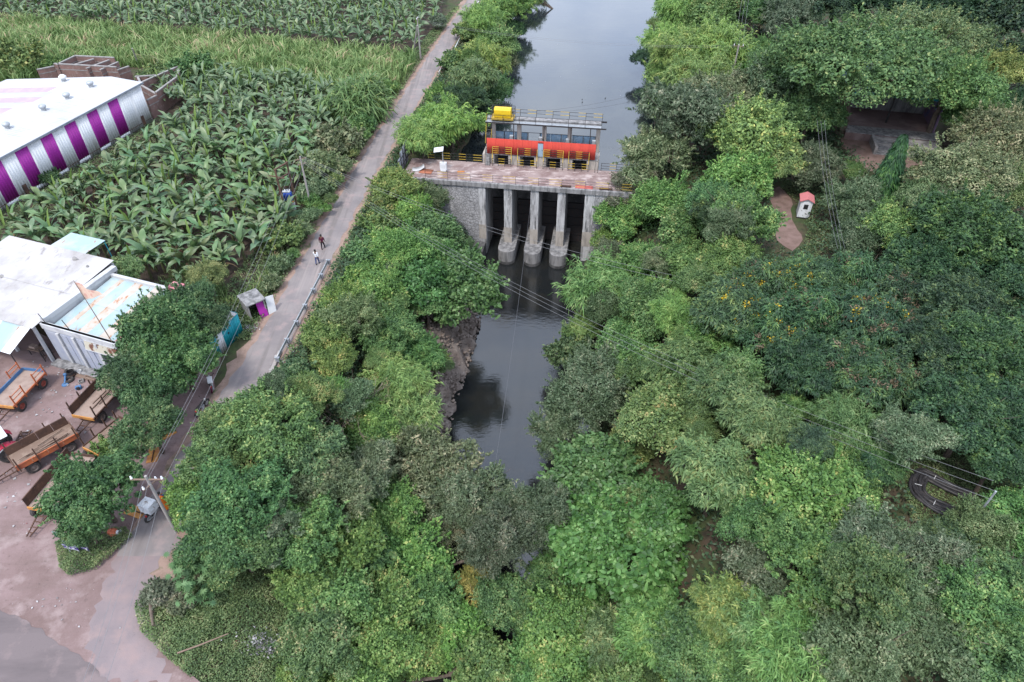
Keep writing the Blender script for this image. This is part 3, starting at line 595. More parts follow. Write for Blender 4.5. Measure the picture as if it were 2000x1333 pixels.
p=box(-1.75,1.6,-.03,.03,0,.85).build('board',mat('faded_banner',(.50,.46,.37),.8,[((.16,.07,.045),1.3,.5,.58,4),((.58,.58,.52),5,.6,.7,4)]),sg); p.rotation_euler=(R(-14),0,0)
q=MB().bar((-1.75,-.03,0),(1.6,-.03,0),.06).bar((-1.75,-.03,.85),(1.6,-.03,.85),.06).build('frame',M['white'],sg); q.rotation_euler=(R(-14),0,0)
for k,xb in enumerate((.6,3.1)): 
    tag(MB().tube([(0,0,4.05),(-.35,0,5.1)],.035,6).build('steel_rod',M['steel'],None,WO+Matrix.Rotation(WSA,3,'Z')@Vector((xb,.1,0)),WSA),('bent dark steel rod sticking up where the two roofs meet','bent dark steel rod in the middle of the workshop parapet')[k],'rod')
fl=thing('flag_pole','tall bamboo pole with faded saffron pennant on the workshop roof','flag',WO+Matrix.Rotation(WSA,3,'Z')@Vector((7.3,.15,4.1)),WSA)
MB().tube([(0,0,0),(-.5,.1,2.6),(-1.1,.2,5.6)],[.04,.035,.02],7).build('pole',M['wood'],fl)
V=[];
for k in range(9):
    t=k/8; V+=[(-1.1+.6*(0)+t*2.3,.2+.12*math.sin(t*9),5.5-.55*t-.05),(-.85+t*2.05,.2+.12*math.sin(t*9+.5),3.9+1.0*t-.1)]
link('pennant',npmesh('pennant',V,[(2*k,2*k+2,2*k+3,2*k+1) for k in range(8)],M['flag'],True),fl)
# white roofed shed next to it
wr=thing('white_roofed_shed','large shed with dirty white corrugated roof and striped awning','shed',WO,WSA)
for k in range(12):
    x1=-.12-k*1.05; x0=x1-1.05
    rsheet(x0+.003,x1,-.75,4.05,3.7,4.42,M['fibre'],wr,.175,.045); rsheet(x0+.003,x1,3.6,4.45,8.6,4.78,M['fibre'],wr,.175,.045)
box(-12.5,-.1,8.3,8.45,0,4.6).build('back_wall',M['white'],wr)
box(-12.6,-12.4,0,8.4,0,4.3).build('end_wall',M['white'],wr)
for xb in (-.5,-4.5,-8.5): bevel(box(xb-.12,xb+.12,-.5,-.26,0,4.0).build('post',M['white'],wr),.02)
box(-4.2,-.1,2.6,2.8,0,4.1).build('inner_wall',M['bluewash'],wr)
for k in range(9):
    x1=-.4-k*1.0; x0=x1-1.0; m=M['whitewall'] if k%3==0 else M['rblue']
    o=rsheet(x0+.003,x1,-.7,3.98,-3.1,3.15,m,wr,.2,.03,'awning_sheet')
MB().bar((-10,-3.0,3.08),(-.5,-3.0,3.08),.07).build('awning_rail',M['steel'],wr)
for xb in (-.6,-5,-9): MB().tube([(xb,-2.95,0),(xb,-2.95,3.1)],.05,8).build('awning_post',M['steel'],wr)
for k in range(4): rsheet(-8.0+k*1.05,-6.953+k*1.05,8.5,4.55,11.3,4.5,M['rblue'],wr,.5,.02,'rear_sheet')
MB().bar((-8,11.2,4.45),(-3.8,11.2,4.45),.06).bar((-3.9,11.2,4.45),(-3.7,11.25,0),.06).bar((-7.9,11.2,4.45),(-7.9,11.25,0),.06).build('rear_frame',M['teal'],wr)
def rst(name,label,cat,X,Y,z,m,r=.16):
    o=link(name,random.choice(rocks),None,WO+Matrix.Rotation(WSA,3,'Z')@Vector((X,Y,z)),1.0); o.scale=(r,r*1.3,r*.6); tag(o,label,cat)
    o.material_slots[0].link='OBJECT'; o.material_slots[0].material=m
rst('roof_stone','grey stone weighing down the left edge of the white shed roof','stone',-8.1,3.6,4.5,M['mortar'],.3); rst('roof_stone','flat stone near the top of the white shed roof','stone',-3.6,7.6,4.8,M['mortar'],.35)
rst('roof_stone','dark stone close to the wall on the white shed roof','stone',-1.7,7.1,4.78,M['mortar'],.22)
# turquoise hut by the lane
h0=P(422,702); h1=P(476,650); ha=math.atan2((h1-h0).y,(h1-h0).x); HL=(h1-h0).length
hut=thing('turquoise_hut','turquoise and white corrugated sheet hut beside the lane under the dark trees','hut',h0,ha)
n=5; wsg=HL/n
for k in range(n):
    o=sheetobj('wall_sheet',wsg-.004,2.3,M['whitewall'] if k==1 else M['teal'],hut,(k*wsg,0,0),(0,0,0),.22,.04)
for k in range(3): sheetobj('wall_sheet',1.3,2.3,M['teal'],hut,(HL,k*1.31,0),(0,0,R(90)),.22,.04)
for k in range(6): o=rsheet(k*HL/6-.1,(k+1)*HL/6-.102,-.12,2.3,4.1,2.75,M['fibre'],hut,.18,.035)
box(0,HL,3.9,4.0,0,2.5).build('back_wall',M['teal'],hut)
box(HL*.55,HL*.55+.12,-.08,-.045,1.2,1.35).build('lock',M['black'],hut)
# kiosk
kl=P(492,628); ks=thing('roadside_cubicle','small bare concrete cubicle with purple and white boards by the lane','kiosk',kl,R(40))
bevel(box(0,.12,0,1.9,0,1.75).build('side_wall',M['mortar'],ks),.02); bevel(box(1.5,1.62,0,1.9,0,1.75).build('side_wall',M['mortar'],ks),.02); box(.12,1.5,1.8,1.9,0,1.75).build('back_wall',M['mortar'],ks)
bevel(box(-.1,1.75,-.15,2.0,1.75,1.87).build('roof_slab',M['dark_concrete'],ks),.02)
o=box(0,.75,-.02,.02,0,1.6).build('purple_board',M['purple'],ks,(.85,-.15,0)); o.rotation_euler=(R(-14),0,0)
o=box(0,.75,-.02,.02,0,1.75).build('white_board',M['offwhite'],ks,(1.65,-.1,0)); o.rotation_euler=(R(-16),R(8),0)
# stage shelter far right
sp=P(1693,277); so=thing('open_stage_shelter','open stage with broad steps and a blue and white sheet roof under the great tree','shelter',sp,R(-14.5))
bevel(box(-3.0,8.6,.0,9.0,0,1.1).build('stage_floor',M['yard'],so),.03); bevel(box(-3.0,8.6,-.05,2.4,1.0,1.104).build('stage_apron',M['dark_concrete'],so),.03)
for k in range(6): bevel(box(.6,8.4,-.1-(k+1)*.62,-.1-k*.62,0,1.1-(k+1)*.17).build('step',M['dark_concrete'] if k%2 else M['mortar'],so),.02)
box(.25,.6,-3.9,-.05,0,1.05).build('step_kerb',M['mortar'],so)
xx=-5.0
for k in range(14):
    m=M['rblue'] if k%3==1 else M['whiteroof']
    if k%3==1: m=M['bluesheet']
    rsheet(xx,xx+1.0,4.2,4.9,13.5,5.9,m,so,.25,.04); xx+=1.003
MB().bar((-5,4.2,4.8),(9,4.2,4.8),.1,.25).build('fascia',M['teal'],so)
bevel(box(8.1,8.35,2.4,9,1.1,4.2).build('painted_wall',M['plum'],so),.02); box(-3,8.1,8.8,9,1.1,4.2).build('back_wall',M['dark_concrete'],so)
for xb in (-2.7,2.6): box(xb-.1,xb+.1,4.3,4.5,1.1,4.8).build('post',M['steel'],so)
# guard booth
bo=thing('guard_booth','narrow white booth with pink gabled roof beside the earth path','booth',P(1555,426),R(-16)); bo.scale=(1.2,1.15,1.02)
bevel(box(0,1.05,0,1.3,.12,2.15).build('walls',M['offwhite'],bo),.02); box(.02,1.03,.02,1.28,0,.12).build('base',M['steel'],bo)
g=MB(); g.v=[(-.12,-.15,2.12),(.52,-.15,2.5),(1.17,-.15,2.12),(-.12,1.42,2.12),(.52,1.42,2.5),(1.17,1.42,2.12),(-.12,-.15,2.06),(.52,-.15,2.42),(1.17,-.15,2.06),(-.12,1.42,2.06),(.52,1.42,2.42),(1.17,1.42,2.06)]
g.f=[(0,1,4,3),(1,2,5,4),(6,9,10,7),(7,10,11,8),(0,6,7,1),(1,7,8,2),(3,4,10,9),(4,5,11,10),(0,3,9,6),(2,8,11,5)]; g.m=[0]*10; g.build('roof',mat('pink_roof',(.52,.17,.17),.6),bo)
g=MB(); g.v=[(0.01,.0,2.15),(1.04,.0,2.15),(.52,.0,2.43),(0.01,1.3,2.15),(1.04,1.3,2.15),(.52,1.3,2.43)]; g.f=[(0,1,2),(3,5,4)]; g.m=[0,0]; g.build('gable',M['offwhite'],bo)
d=box(.18,.88,-.03,.0,.18,2.0).build('door',M['whitewall'],bo); box(.33,.72,-.05,-.03,1.2,1.75).build('window',M['black'],d); box(.25,.29,-.06,-.03,.95,1.05).build('handle',M['steel'],d)
# ---------------------------------------------------------------- vegetation generators
def unit(a): return a/np.maximum(np.linalg.norm(a,axis=1,keepdims=True),1e-9)
def cards(Pt,Nm,L,W,r,kind='oval',D=None):
    "leaf faces: centres, normals, length and width arrays -> vertices, quads"
    n=len(Pt); rv=r.normal(size=(n,3)) if D is None else D
    T=unit(rv-Nm*np.sum(rv*Nm,1,keepdims=True)); B=np.cross(Nm,T); L=np.broadcast_to(L,(n,))[:,None]; W=np.broadcast_to(W,(n,))[:,None]
    if kind=='oval':
        f=Nm*W*.22
        V=np.stack([Pt-T*L*.5,Pt+B*W*.5+f-T*L*.05,Pt+T*L*.5-f,Pt-B*W*.5+f-T*L*.05],1).reshape(-1,3); F=np.arange(4*n).reshape(n,4); return V,F
    if kind=='round':
        V=np.stack([Pt-T*L*.5,Pt-T*L*.12+B*W*.45,Pt+T*L*.32+B*W*.42,Pt+T*L*.5,Pt+T*L*.32-B*W*.42,Pt-T*L*.12-B*W*.45],1).reshape(-1,3)
        b=np.arange(n)[:,None]*6; F=np.concatenate([b+np.array([[0,1,2,3]]),b+np.array([[0,3,4,5]])],0); return V,F
    if kind=='spray':      # drooping two-piece spray along T
        dn=np.array([[0,0,-1.]])
        p1=Pt+T*L*.5; p2=p1+unit(T*.8+dn*.75)*L*.5
        V=np.stack([Pt-B*W*.35,Pt+B*W*.35,p1+B*W*.5,p1-B*W*.5,p2+B*W*.12,p2-B*W*.12],1).reshape(-1,3)
        b=np.arange(n)[:,None]*6; F=np.concatenate([b+np.array([[0,1,2,3]]),b+np.array([[3,2,4,5]])],0); return V,F
def lobes(r,d,k=6):
    c=unit(r.normal(size=(k,3))); return .80+.32*np.max(np.clip(d@c.T,0,1)**3,axis=1)
def crown(Rm,sq,nc,rc,per,L,W,kind,seed,low=-.3,droop=0.,loose=.42,up=.45,inner=.55,hull=.62,nl=7,twigs=60):
    """uneven crown: several merged lobes, leaf clumps over their surfaces, stray sprays beyond the outline"""
    r=np.random.default_rng(seed); a=np.arange(nl)*2.4+r.random(nl); rr_=Rm*np.sqrt((np.arange(nl)+.3)/nl)*.62*r.uniform(.8,1.15,nl)
    LC=np.stack([np.cos(a)*rr_,np.sin(a)*rr_*r.uniform(.75,1),Rm*sq*(.28-.55*(rr_/Rm))*r.uniform(.4,1.5,nl)],1); LR=Rm*r.uniform(.34,.56,nl)
    per_l=int(nc*1.7/nl)+1; C=[]
    for k in range(nl):
        d=unit(r.normal(size=(per_l*3,3))); d=d[d[:,2]>low][:per_l]; C.append(LC[k]+d*(LR[k]*r.uniform(.66,1.22,(len(d),1))-rc*.3)*np.array([1,1,max(sq,.7)]))
    C=np.concatenate(C); k_=np.ones(len(C),bool)
    for k in range(nl): k_&=np.linalg.norm((C-LC[k])/np.array([1,1,max(sq,.7)]),axis=1)>LR[k]*.62-rc*.3
    C=C[k_]; C=C[r.random(len(C))>.2]; nc=len(C); cr_=rc*r.choice([.4,.55,.75,1,1.3,1.65],nc)*r.uniform(.85,1.15,nc)
    Ps=[];Ns=[];Ds=[];Ss=[]; lf=r.choice([.6,.75,.9,1.05,1.2] if kind=='spray' else [.7,.85,1,1.15,1.35],nc)
    for i in range(nc):
        m=int(per*(cr_[i]/rc)**2*1.15/lf[i]**1.6)+12; q=unit(r.normal(size=(m,3))); q=q[q[:,2]>-.5]; rr=cr_[i]*(r.uniform(.62,1.0,len(q))+.35*r.random(len(q))**4)
        p=C[i]+q*rr[:,None]*np.array([1,1,.78]); Ps.append(p); Ss.append(np.full(len(p),lf[i])); Ns.append(unit(q*.6+np.array([0,0,up])+r.normal(size=q.shape)*loose)); Ds.append(unit(q+np.array([0,0,-droop])+r.normal(size=q.shape)*.35))
    top=C[C[:,2]>np.quantile(C[:,2],.2)]
    for t in range(int(twigs*1.7)):                      # stray leafy twigs breaking the outline
        c=top[r.integers(len(top))]; o=unit((c*np.array([1,1,1.4]))[None,:]+r.normal(size=(1,3))*Rm*.35+np.array([[0,0,Rm*.25]]))[0]; n=int(per*.09)+9; s=r.random((n,1))
        p=c+o*(rc*.6+s*rc*1.75)+r.normal(size=(n,3))*(.16*rc*(1.15-s)); Ps.append(p); Ss.append(np.full(n,1.0)); Ns.append(unit(r.normal(size=(n,3))*.6+np.array([0,0,.7]))); Ds.append(unit(o[None,:]+r.normal(size=(n,3))*.5))
    Pt=np.concatenate(Ps);Nm=np.concatenate(Ns);D=np.concatenate(Ds); SZ=np.concatenate(Ss)
    keep=np.ones(len(Pt),bool)
    for i in range(nc):
        dd=(Pt-C[i])/np.array([1,1,.78]); keep&=~(np.einsum('ij,ij->i',dd,dd)<(cr_[i]*hull)**2)
    Pt=Pt[keep];Nm=Nm[keep];D=D[keep]
    return Pt,Nm,D,C,r,SZ[keep]
def crown_mesh(name,m,Rm,sq,nc,rc,per,L,W,kind,seed,**kw):
    Pt,Nm,D,C,r,SZ=crown(Rm,sq,nc,rc,per,L,W,kind,seed,**kw); n=len(Pt); l=L*SZ*np.exp(r.normal(size=n)*.32); w_=W*SZ*np.exp(r.normal(size=n)*.28)
    V,F=cards(Pt,Nm,l,w_,r,kind,D if kind=='spray' else None)
    return npmesh(name,V,F,m),C
SP={}
def species(key,m,hk,h0,adj,cat,variants,seed0,**kw):
    SP[key]=dict(hk=hk,h0=h0,adj=adj,cat=cat,R=kw['Rm'],var=[crown_mesh('crown_'+key,M[m],seed=seed0+q,**kw) for q in range(variants)])
species('neem','lf_neem',.85,1.0,'','tree',3,100,Rm=4.6,sq=1.0,nc=96,rc=.9,per=330,L=.29,W=.17,kind='oval')
species('almond','lf_almond',.72,.8,'','tree',2,120,Rm=4.6,sq=.95,nc=90,rc=.85,per=190,L=.32,W=.24,kind='round',up=.6,loose=.5,twigs=110)
species('feather','lf_feather',.62,.8,'','tree',3,140,Rm=4.4,sq=.85,nc=74,rc=.9,per=210,L=.57,W=.09,kind='spray',droop=.3,loose=.5,hull=.5,twigs=110)
species('puff','lf_puff',.75,2.0,'','tree',3,160,Rm=6,sq=.72,nc=150,rc=.9,per=320,L=.33,W=.17,kind='oval',up=.8,loose=.35,nl=9,twigs=90)
species('grey','lf_grey',.75,.8,'','tree',3,180,Rm=4.6,sq=1.05,nc=96,rc=.85,per=320,L=.30,W=.12,kind='oval',loose=.65,hull=.55,twigs=110)
species('vine','lf_vine',.55,.4,'','tree',3,200,Rm=4.4,sq=.95,nc=94,rc=.9,per=340,L=.25,W=.19,kind='oval',low=-.15,up=.6,nl=8,twigs=70)
species('leuc','lf_leuc',.85,1.5,'','tree',2,220,Rm=3.8,sq=.95,nc=80,rc=.75,per=200,L=.4,W=.12,kind='spray',droop=.12,loose=.4,up=.7,twigs=80)
species('pale','lf_pale',.7,1.5,'','tree',2,240,Rm=6,sq=.78,nc=140,rc=.95,per=360,L=.27,W=.15,kind='oval',up=.7,nl=9,twigs=90)
species('pod','lf_puff',.72,1.2,'','tree',2,260,Rm=5,sq=.88,nc=96,rc=.85,per=190,L=.46,W=.14,kind='spray',droop=.15,up=.7,hull=.55,nl=8,twigs=100)
species('great','lf_neem',.55,3.0,'','tree',2,280,Rm=9,sq=.6,nc=170,rc=1.2,per=470,L=.31,W=.17,kind='oval',low=-.05,nl=12,twigs=120)
species('bush','lf_neem',.45,.1,'','shrub',3,300,Rm=1.9,sq=.75,nc=40,rc=.48,per=130,L=.26,W=.16,kind='oval',low=-.1,twigs=50)
species('palebush','lf_grey',.45,.1,'','shrub',2,310,Rm=2.2,sq=.75,nc=46,rc=.52,per=130,L=.28,W=.18,kind='oval',low=-.1,twigs=40)
species('bladebush','lf_leuc',.4,.1,'','shrub',1,320,Rm=2.2,sq=.75,nc=26,rc=.7,per=90,L=1.1,W=.10,kind='spray',low=-.1,droop=.1)
# column tree
r=np.random.default_rng(9); n=5200; hh=r.random(n)**.8*8.0; rad=(1.55*(1-hh/8.3)**.75+.08)*r.uniform(.75,1.06,n); t=r.random(n)*6.283
Pt=np.stack([rad*np.cos(t),rad*np.sin(t),hh-4],1); Nm=unit(np.stack([np.cos(t),np.sin(t),np.full(n,.5)],1)+r.normal(size=(n,3))*.3); D=unit(np.stack([np.cos(t)*.5,np.sin(t)*.5,np.full(n,-.8)],1)+r.normal(size=(n,3))*.2)
V,F=cards(Pt,Nm,.5*r.uniform(.7,1.3,n),.14,r,'spray',D)
SP['column']=dict(hk=2.3,h0=.6,adj='slender pointed evergreen',cat='tree',R=1.7,var=[(npmesh('crown_column',V,F,M['lf_puff']),np.array([[0,0,-2.],[0,0,2.]]))])
def sub(key,k,frac,L,W,m,seed,topq=.55,kind='oval',num=46,spread=.30):
    "blossom or pod clusters sitting on the outer clumps of a crown"
    me,C=SP[key]['var'][k]; r=np.random.default_rng(seed); top=C[C[:,2]>np.quantile(C[:,2],topq)]; c=top[r.random(len(top))<frac]; Ps=[]
    for q in c: Ps.append(q+unit(r.normal(size=(1,3))+np.array([[0,0,1.6]]))*SP[key]['R']*.2+r.normal(size=(num,3))*spread)
    if not Ps: Ps=[top[:1]]
    Pt=np.concatenate(Ps); Nm=unit(r.normal(size=Pt.shape)+np.array([0,0,.6])); V,F=cards(Pt,Nm,L,W,r,kind); return npmesh('cluster',V,F,m)
BLO={('pod',k):sub('pod',k,.34,.24,.2,M['lf_yellow'],500+k) for k in range(2)}
POD={('pod',k):sub('pod',k,.62,.34,.12,M['lf_pod'],520+k,.35) for k in range(2)}
RED={('almond',k):sub('almond',k,.10,.24,.16,M['lf_red'],540+k,num=3,spread=.5) for k in range(2)}
def trunk_mesh(base,top,rad,C,sc,rot,r,m='bark',nl=6,twigs=0):
    "tapered trunk from the base to the crown, limbs reaching some of the clumps"
    b=MB(); mid=base.lerp(top,.5)+Vector((r.uniform(-.25,.25),r.uniform(-.25,.25),0)); fork=base.lerp(top,.62)
    b.tube([base-Vector((0,0,.4)),base.lerp(mid,.5),mid,fork],[rad*1.25,rad,rad*.85,rad*.7],7)
    idx=r.choice(len(C),min(nl,len(C)),replace=False)
    for q in idx:
        c=Vector(C[q]); c=Vector((c.x*math.cos(rot)-c.y*math.sin(rot),c.x*math.sin(rot)+c.y*math.cos(rot),c.z))*sc+top
        m1=fork.lerp(c,.5)+Vector((0,0,.1*(c-fork).length)); b.tube([fork,m1,c],[rad*.5,rad*.32,rad*.1],5)
        for t in range(int(twigs*1.7)):
            e=c+Vector(r.normal(size=3))*.9*sc+Vector((0,0,.7*sc)); b.tube([m1.lerp(c,r.uniform(.3,1)),m1.lerp(e,.7),e],[rad*.16,rad*.1,.012],4)
    return b.mesh('trunk',M[m])
TREES=[]; REG=[]; USED=set(); GF=1.17
def tree(u,v,rp,key,label,tint=(1,1,1),dz=None,group=None,flowers=False,pods=False,red=False,seed=None,name=None,squash=None,root=None):
    sp=SP[key]; r=np.random.default_rng(seed if seed is not None else int(u*7+v*13)); z=4.0
    for _ in range(12):
        p=P(u,v,z); Rr=GF*rp*depth(p)/FP; z=.5*z+.5*(max(zg1(p.x,p.y),-9.5)*.9+sp['hk']*Rr+sp['h0'] if dz is None else zg1(p.x,p.y)+dz)
    p=P(u,v,z); Rr=GF*rp*depth(p)/FP
    return plant(p,Rr,key,label,tint,group,flowers,pods,red,r,name,squash,root)
def plant(p,Rr,key,label,tint=(1,1,1),group=None,flowers=False,pods=False,red=False,r=None,name=None,squash=None,root=None):
    sp=SP[key]; tint=tuple(1+(q-1)*.62 for q in tint)
    g=p.x-float(road_x(p.y))
    if 0<g and p.y>39: Rr=min(Rr,max(.8,g-1.2))
    if 0<g and p.y<=39: Rr=min(Rr,max(.8,g+.1))
    if -9<g<0 and p.y>50: Rr=min(Rr,max(.8,-g-1.4))
    bx,by=p.x,p.y; st=-.4 if bx<1 else .4
    for _ in range(40):
        if zg1(bx,by)<(-9.2 if by<76 else -2.2): bx+=st
        elif abs(bx-float(road_x(by)))<2.4 and by>19: bx+=.4 if p.x>road_x(by) else -.4
        else: break
    base=Vector((bx,by,zg1(bx,by))) if root is None else Vector(root); k=int(r.integers(len(sp['var']))); me,C=sp['var'][k]; sc=Rr/sp['R']; rot=r.uniform(0,6.28)
    t=tag(link(name or ('shrub' if sp['cat']=='shrub' else 'tree'),None,None,base),label,sp['cat'],group)
    tp=p-base
    link('trunk',trunk_mesh(Vector((0,0,0)),tp,max(.06,.045*Rr+.04)*(1.5 if root is not None else 1),C,sc,rot,r,nl=7 if sp['cat']=='tree' else 3,twigs={'grey':4,'pod':4,'great':3,'pale':2}.get(key,1 if sp['cat']=='tree' else 0)),t)
    c=link('crown',me,t,tp,rot); sz=sc*r.uniform(.92,1.1)*(squash or 1); c.scale=(sc*r.uniform(.95,1.08),sc*r.uniform(.95,1.08),sz)
    j=lambda a:a*r.uniform(.9,1.1)
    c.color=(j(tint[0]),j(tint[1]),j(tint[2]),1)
    for flag,tab,nm in ((flowers,BLO,'blossom'),(pods,POD,'seed_pods'),(red,RED,'red_leaves')):
        if flag and (key,k) in tab: o=link(nm,tab[(key,k)],t,tp,rot); o.scale=c.scale
    TREES.append((p.x,p.y,Rr)); REG.append((t,p.copy(),group)); return t
def relabel(group,stem):
    "say which one: every repeat is told apart by the named tree it stands next to and on which side"
    def im(p): F=p.y*CT-(p.z-CH)*ST; return 1000+FP*p.x/F,666.5-FP*(p.y*ST+(p.z-CH)*CT)/F
    named=[(o['label'],im(p)) for o,p,g in REG if g is None]; used=USED
    for o,p,g in REG:
        if g!=group: continue
        u,v=im(p); c=sorted(named,key=lambda q:(q[1][0]-u)**2+(q[1][1]-v)**2)
        for lb,(a,b) in c[:14]:
            dx,dy=u-a,v-b; side=('right of' if dx>0 else 'left of') if abs(dx)>abs(dy) else ('below' if dy>0 else 'above')
            t=f'{stem} just {side} the {lb}'
            if len(t.split())<=16 and t not in used: o['label']=t; used.add(t); break
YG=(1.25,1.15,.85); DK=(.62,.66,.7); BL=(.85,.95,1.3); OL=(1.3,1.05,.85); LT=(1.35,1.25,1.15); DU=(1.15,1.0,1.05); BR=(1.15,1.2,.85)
# ---------------------------------------------------------------- trees: photo position, crown radius in photo pixels, kind, which one
T=tree
# left bank above the dam, from the far end down to the bridge
T(1030,4,28,'feather','feathery tree leaning over the canal at the very top of the picture',DK)
T(990,18,42,'neem','mid-green tree second from the top on the left canal bank',BR)
T(1003,60,24,'puff','dark low tree overhanging the canal near the top left bank',DK)
T(940,45,36,'feather','bright feathery tree by the lane near the top of the picture',BR)
T(965,85,40,'vine','leafy green tree above the wide water on the left bank')
T(915,70,26,'bush','round green shrub at the lane edge near the top',BR)
T(945,120,40,'feather','drooping light-green tree on the left bank opposite the wide water',YG)
T(985,120,24,'grey','small grey-green tree at the left water edge above the dam')
T(890,125,26,'bush','low shrub by the white roadside rail on the left bank')
T(925,160,40,'leuc','blue-green tree midway along the left bank above the dam')
T(965,180,34,'neem','dark tree touching the left water edge above the gate house',DK)
T(905,200,42,'puff','dark olive tree on the left bank left of the yellow winch',(1.1,1,.8))
T(945,220,30,'puff','small dark tree just left of the yellow winch',DK)
T(865,200,32,'vine','yellow-green tree between the lane and the dark olive tree',YG)
T(835,235,26,'bush','green shrub at the lane edge above the bridge',YG)
T(880,250,52,'feather','large weeping bright-green tree behind the bridge railing',BR)
T(825,270,40,'feather','weeping bright-green tree behind the grey screen',YG)
# left of the lane
T(855,45,24,'palebush','round bluish shrub left of the lane near the top',BL)
T(655,285,46,'palebush','large pale grey-green domed shrub left of the lane',(1.15,1.15,1.1))
T(700,212,38,'bladebush','dark bladed clump at the corner of the near banana field')
T(720,180,26,'bush','grassy shrub between cane field and lane',OL)
T(705,248,24,'bush','dark low shrub below the bladed clump',DK)
T(630,335,38,'palebush','grey-green shrub beside the concrete pole',OL)
T(645,390,30,'bush','low round shrub left of the lane beside the transformer',LT)
T(604,425,36,'palebush','pale dense shrub nearest the lane below the transformer',LT)
T(560,468,34,'bush','light yellow-green bushy shrub above the two walkers',YG)
T(690,300,26,'bush','olive shrub right of the domed shrub at the lane edge',OL)
T(405,540,34,'pale','olive wispy small tree behind the pink block of the workshop',OL)
T(250,530,28,'leuc','papaya-like leafy plant at the back corner of the workshop',DU,name='papaya_plant')
T(95,350,18,'bush','dark shrub against the striped warehouse wall',DK)
T(380,140,36,'bush','green thicket shrub beside the unfinished brick rooms')
T(310,150,26,'bush','yellowish thicket shrub behind the unfinished brick rooms',YG)
T(35,120,40,'bush','large scrubby bush left of the brick rooms',OL)
T(110,130,20,'bush','small bright bush just above the brick rooms',YG)
# yard trees
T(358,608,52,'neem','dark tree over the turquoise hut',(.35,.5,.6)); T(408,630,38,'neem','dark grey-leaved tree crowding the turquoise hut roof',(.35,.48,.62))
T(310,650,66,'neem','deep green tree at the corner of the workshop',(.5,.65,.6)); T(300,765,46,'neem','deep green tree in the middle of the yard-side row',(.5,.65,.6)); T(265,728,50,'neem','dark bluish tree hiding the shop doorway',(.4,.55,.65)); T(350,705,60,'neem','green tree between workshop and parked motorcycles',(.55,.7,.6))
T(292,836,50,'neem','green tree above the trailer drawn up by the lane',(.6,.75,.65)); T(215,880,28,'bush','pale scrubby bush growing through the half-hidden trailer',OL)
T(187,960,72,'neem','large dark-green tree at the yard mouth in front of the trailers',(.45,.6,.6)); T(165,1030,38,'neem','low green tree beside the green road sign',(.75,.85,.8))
# left bank below the dam, between lane and water
T(775,375,44,'vine','yellow-green vine mound by the lane end of the bridge',YG); T(840,382,28,'bush','dark shrub against the masonry wing',(.8,.9,.8)); T(748,405,28,'bush','low scrub just right of the lane below the bridge',OL)
T(805,425,40,'vine','vine-covered tree below the left wing of the dam',BR); T(745,440,34,'bush','tangled low shrub above the cable end',OL)
T(845,470,54,'almond','broad-leaved tree just left of the left pier',(1.05,1,1),red=True); T(893,575,78,'almond','big broad-leaved tree leaning out over the water below the piers',(1,1.05,1),red=True); T(820,560,56,'almond','broad-leaved tree behind the one leaning over the water')
T(765,500,48,'vine','light vine tangle left of the broad-leaved trees',YG); T(718,495,32,'bush','creeper-covered shrub opposite the walkers'); T(710,548,34,'bush','low green shrub right of the guard rail top',BR)
T(740,580,50,'vine','bright vine heap in the middle of the left bank',BR); T(675,595,42,'vine','yellow-green bush beside the guard rail',YG); T(690,625,48,'grey','soft grey-green tree behind the guard rail',BR)
T(645,655,44,'vine','bright bush at the lower end of the guard rail',BR); T(760,650,50,'neem','dense green tree above the rock bank',(1,1.1,1)); T(812,690,44,'neem','neat dense green tree at the top of the rock bank',(.9,1.1,1))
T(650,700,40,'vine','bright leafy bush above the dry tree',YG); T(575,740,34,'bush','shrub among the rubbish at the lane edge',DK); T(600,770,36,'vine','yellow-tinged bush left of the dry tree',YG)
T(772,748,52,'feather','light-green fluffy tree upper of two beside the rocks',LT); T(798,812,54,'feather','light-green fluffy tree lower of two beside the rocks',LT)
T(520,830,72,'neem','large green tree leaning over the lane',(1.15,1.2,1)); T(440,830,46,'neem','green tree overhanging the parked motorcycles',(1.2,1.2,1)); T(595,895,60,'neem','green tree left of the dry tree foot',(1.1,1.1,1.1))
T(420,900,52,'neem','bright green tree right of the leaning pole',(1.25,1.3,1)); T(380,975,48,'vine','leafy tree beside the person in orange',BR)
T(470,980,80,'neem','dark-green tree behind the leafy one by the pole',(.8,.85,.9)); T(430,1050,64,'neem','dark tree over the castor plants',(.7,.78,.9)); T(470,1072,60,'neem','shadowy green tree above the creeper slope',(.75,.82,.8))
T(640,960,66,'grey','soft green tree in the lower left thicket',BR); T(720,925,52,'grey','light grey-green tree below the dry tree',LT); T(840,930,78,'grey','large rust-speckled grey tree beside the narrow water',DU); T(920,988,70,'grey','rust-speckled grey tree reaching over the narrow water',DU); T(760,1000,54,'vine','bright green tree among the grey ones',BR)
T(590,1040,66,'neem','rounded green tree left of centre bottom',(1.1,1.15,1)); T(680,1070,66,'vine','vine-hung tree in the lower left thicket',BR); T(790,1090,72,'vine','bright vine-hung tree left of the hidden water',BR); T(870,1050,46,'grey','brownish grey tree just left of the hidden water',DU)
T(592,1132,54,'vine','yellow-speckled vine mound at the bottom left',YG); T(640,1170,66,'vine','vine mound in the bottom left thicket'); T(740,1190,66,'vine','green vine mound between the bottom thickets',BR); T(840,1170,56,'neem','leafy green tree beside the yellow shrub',(1.15,1.2,1))
T(930,1140,40,'pale','yellow-orange flowered shrub near the hidden water',(1.9,1.35,.5)); T(620,1260,66,'vine','dark vine heap at the bottom edge left',(.8,.85,.8)); T(590,1322,40,'vine','yellow-green vine at the bottom edge nearest the creeper slope',YG)
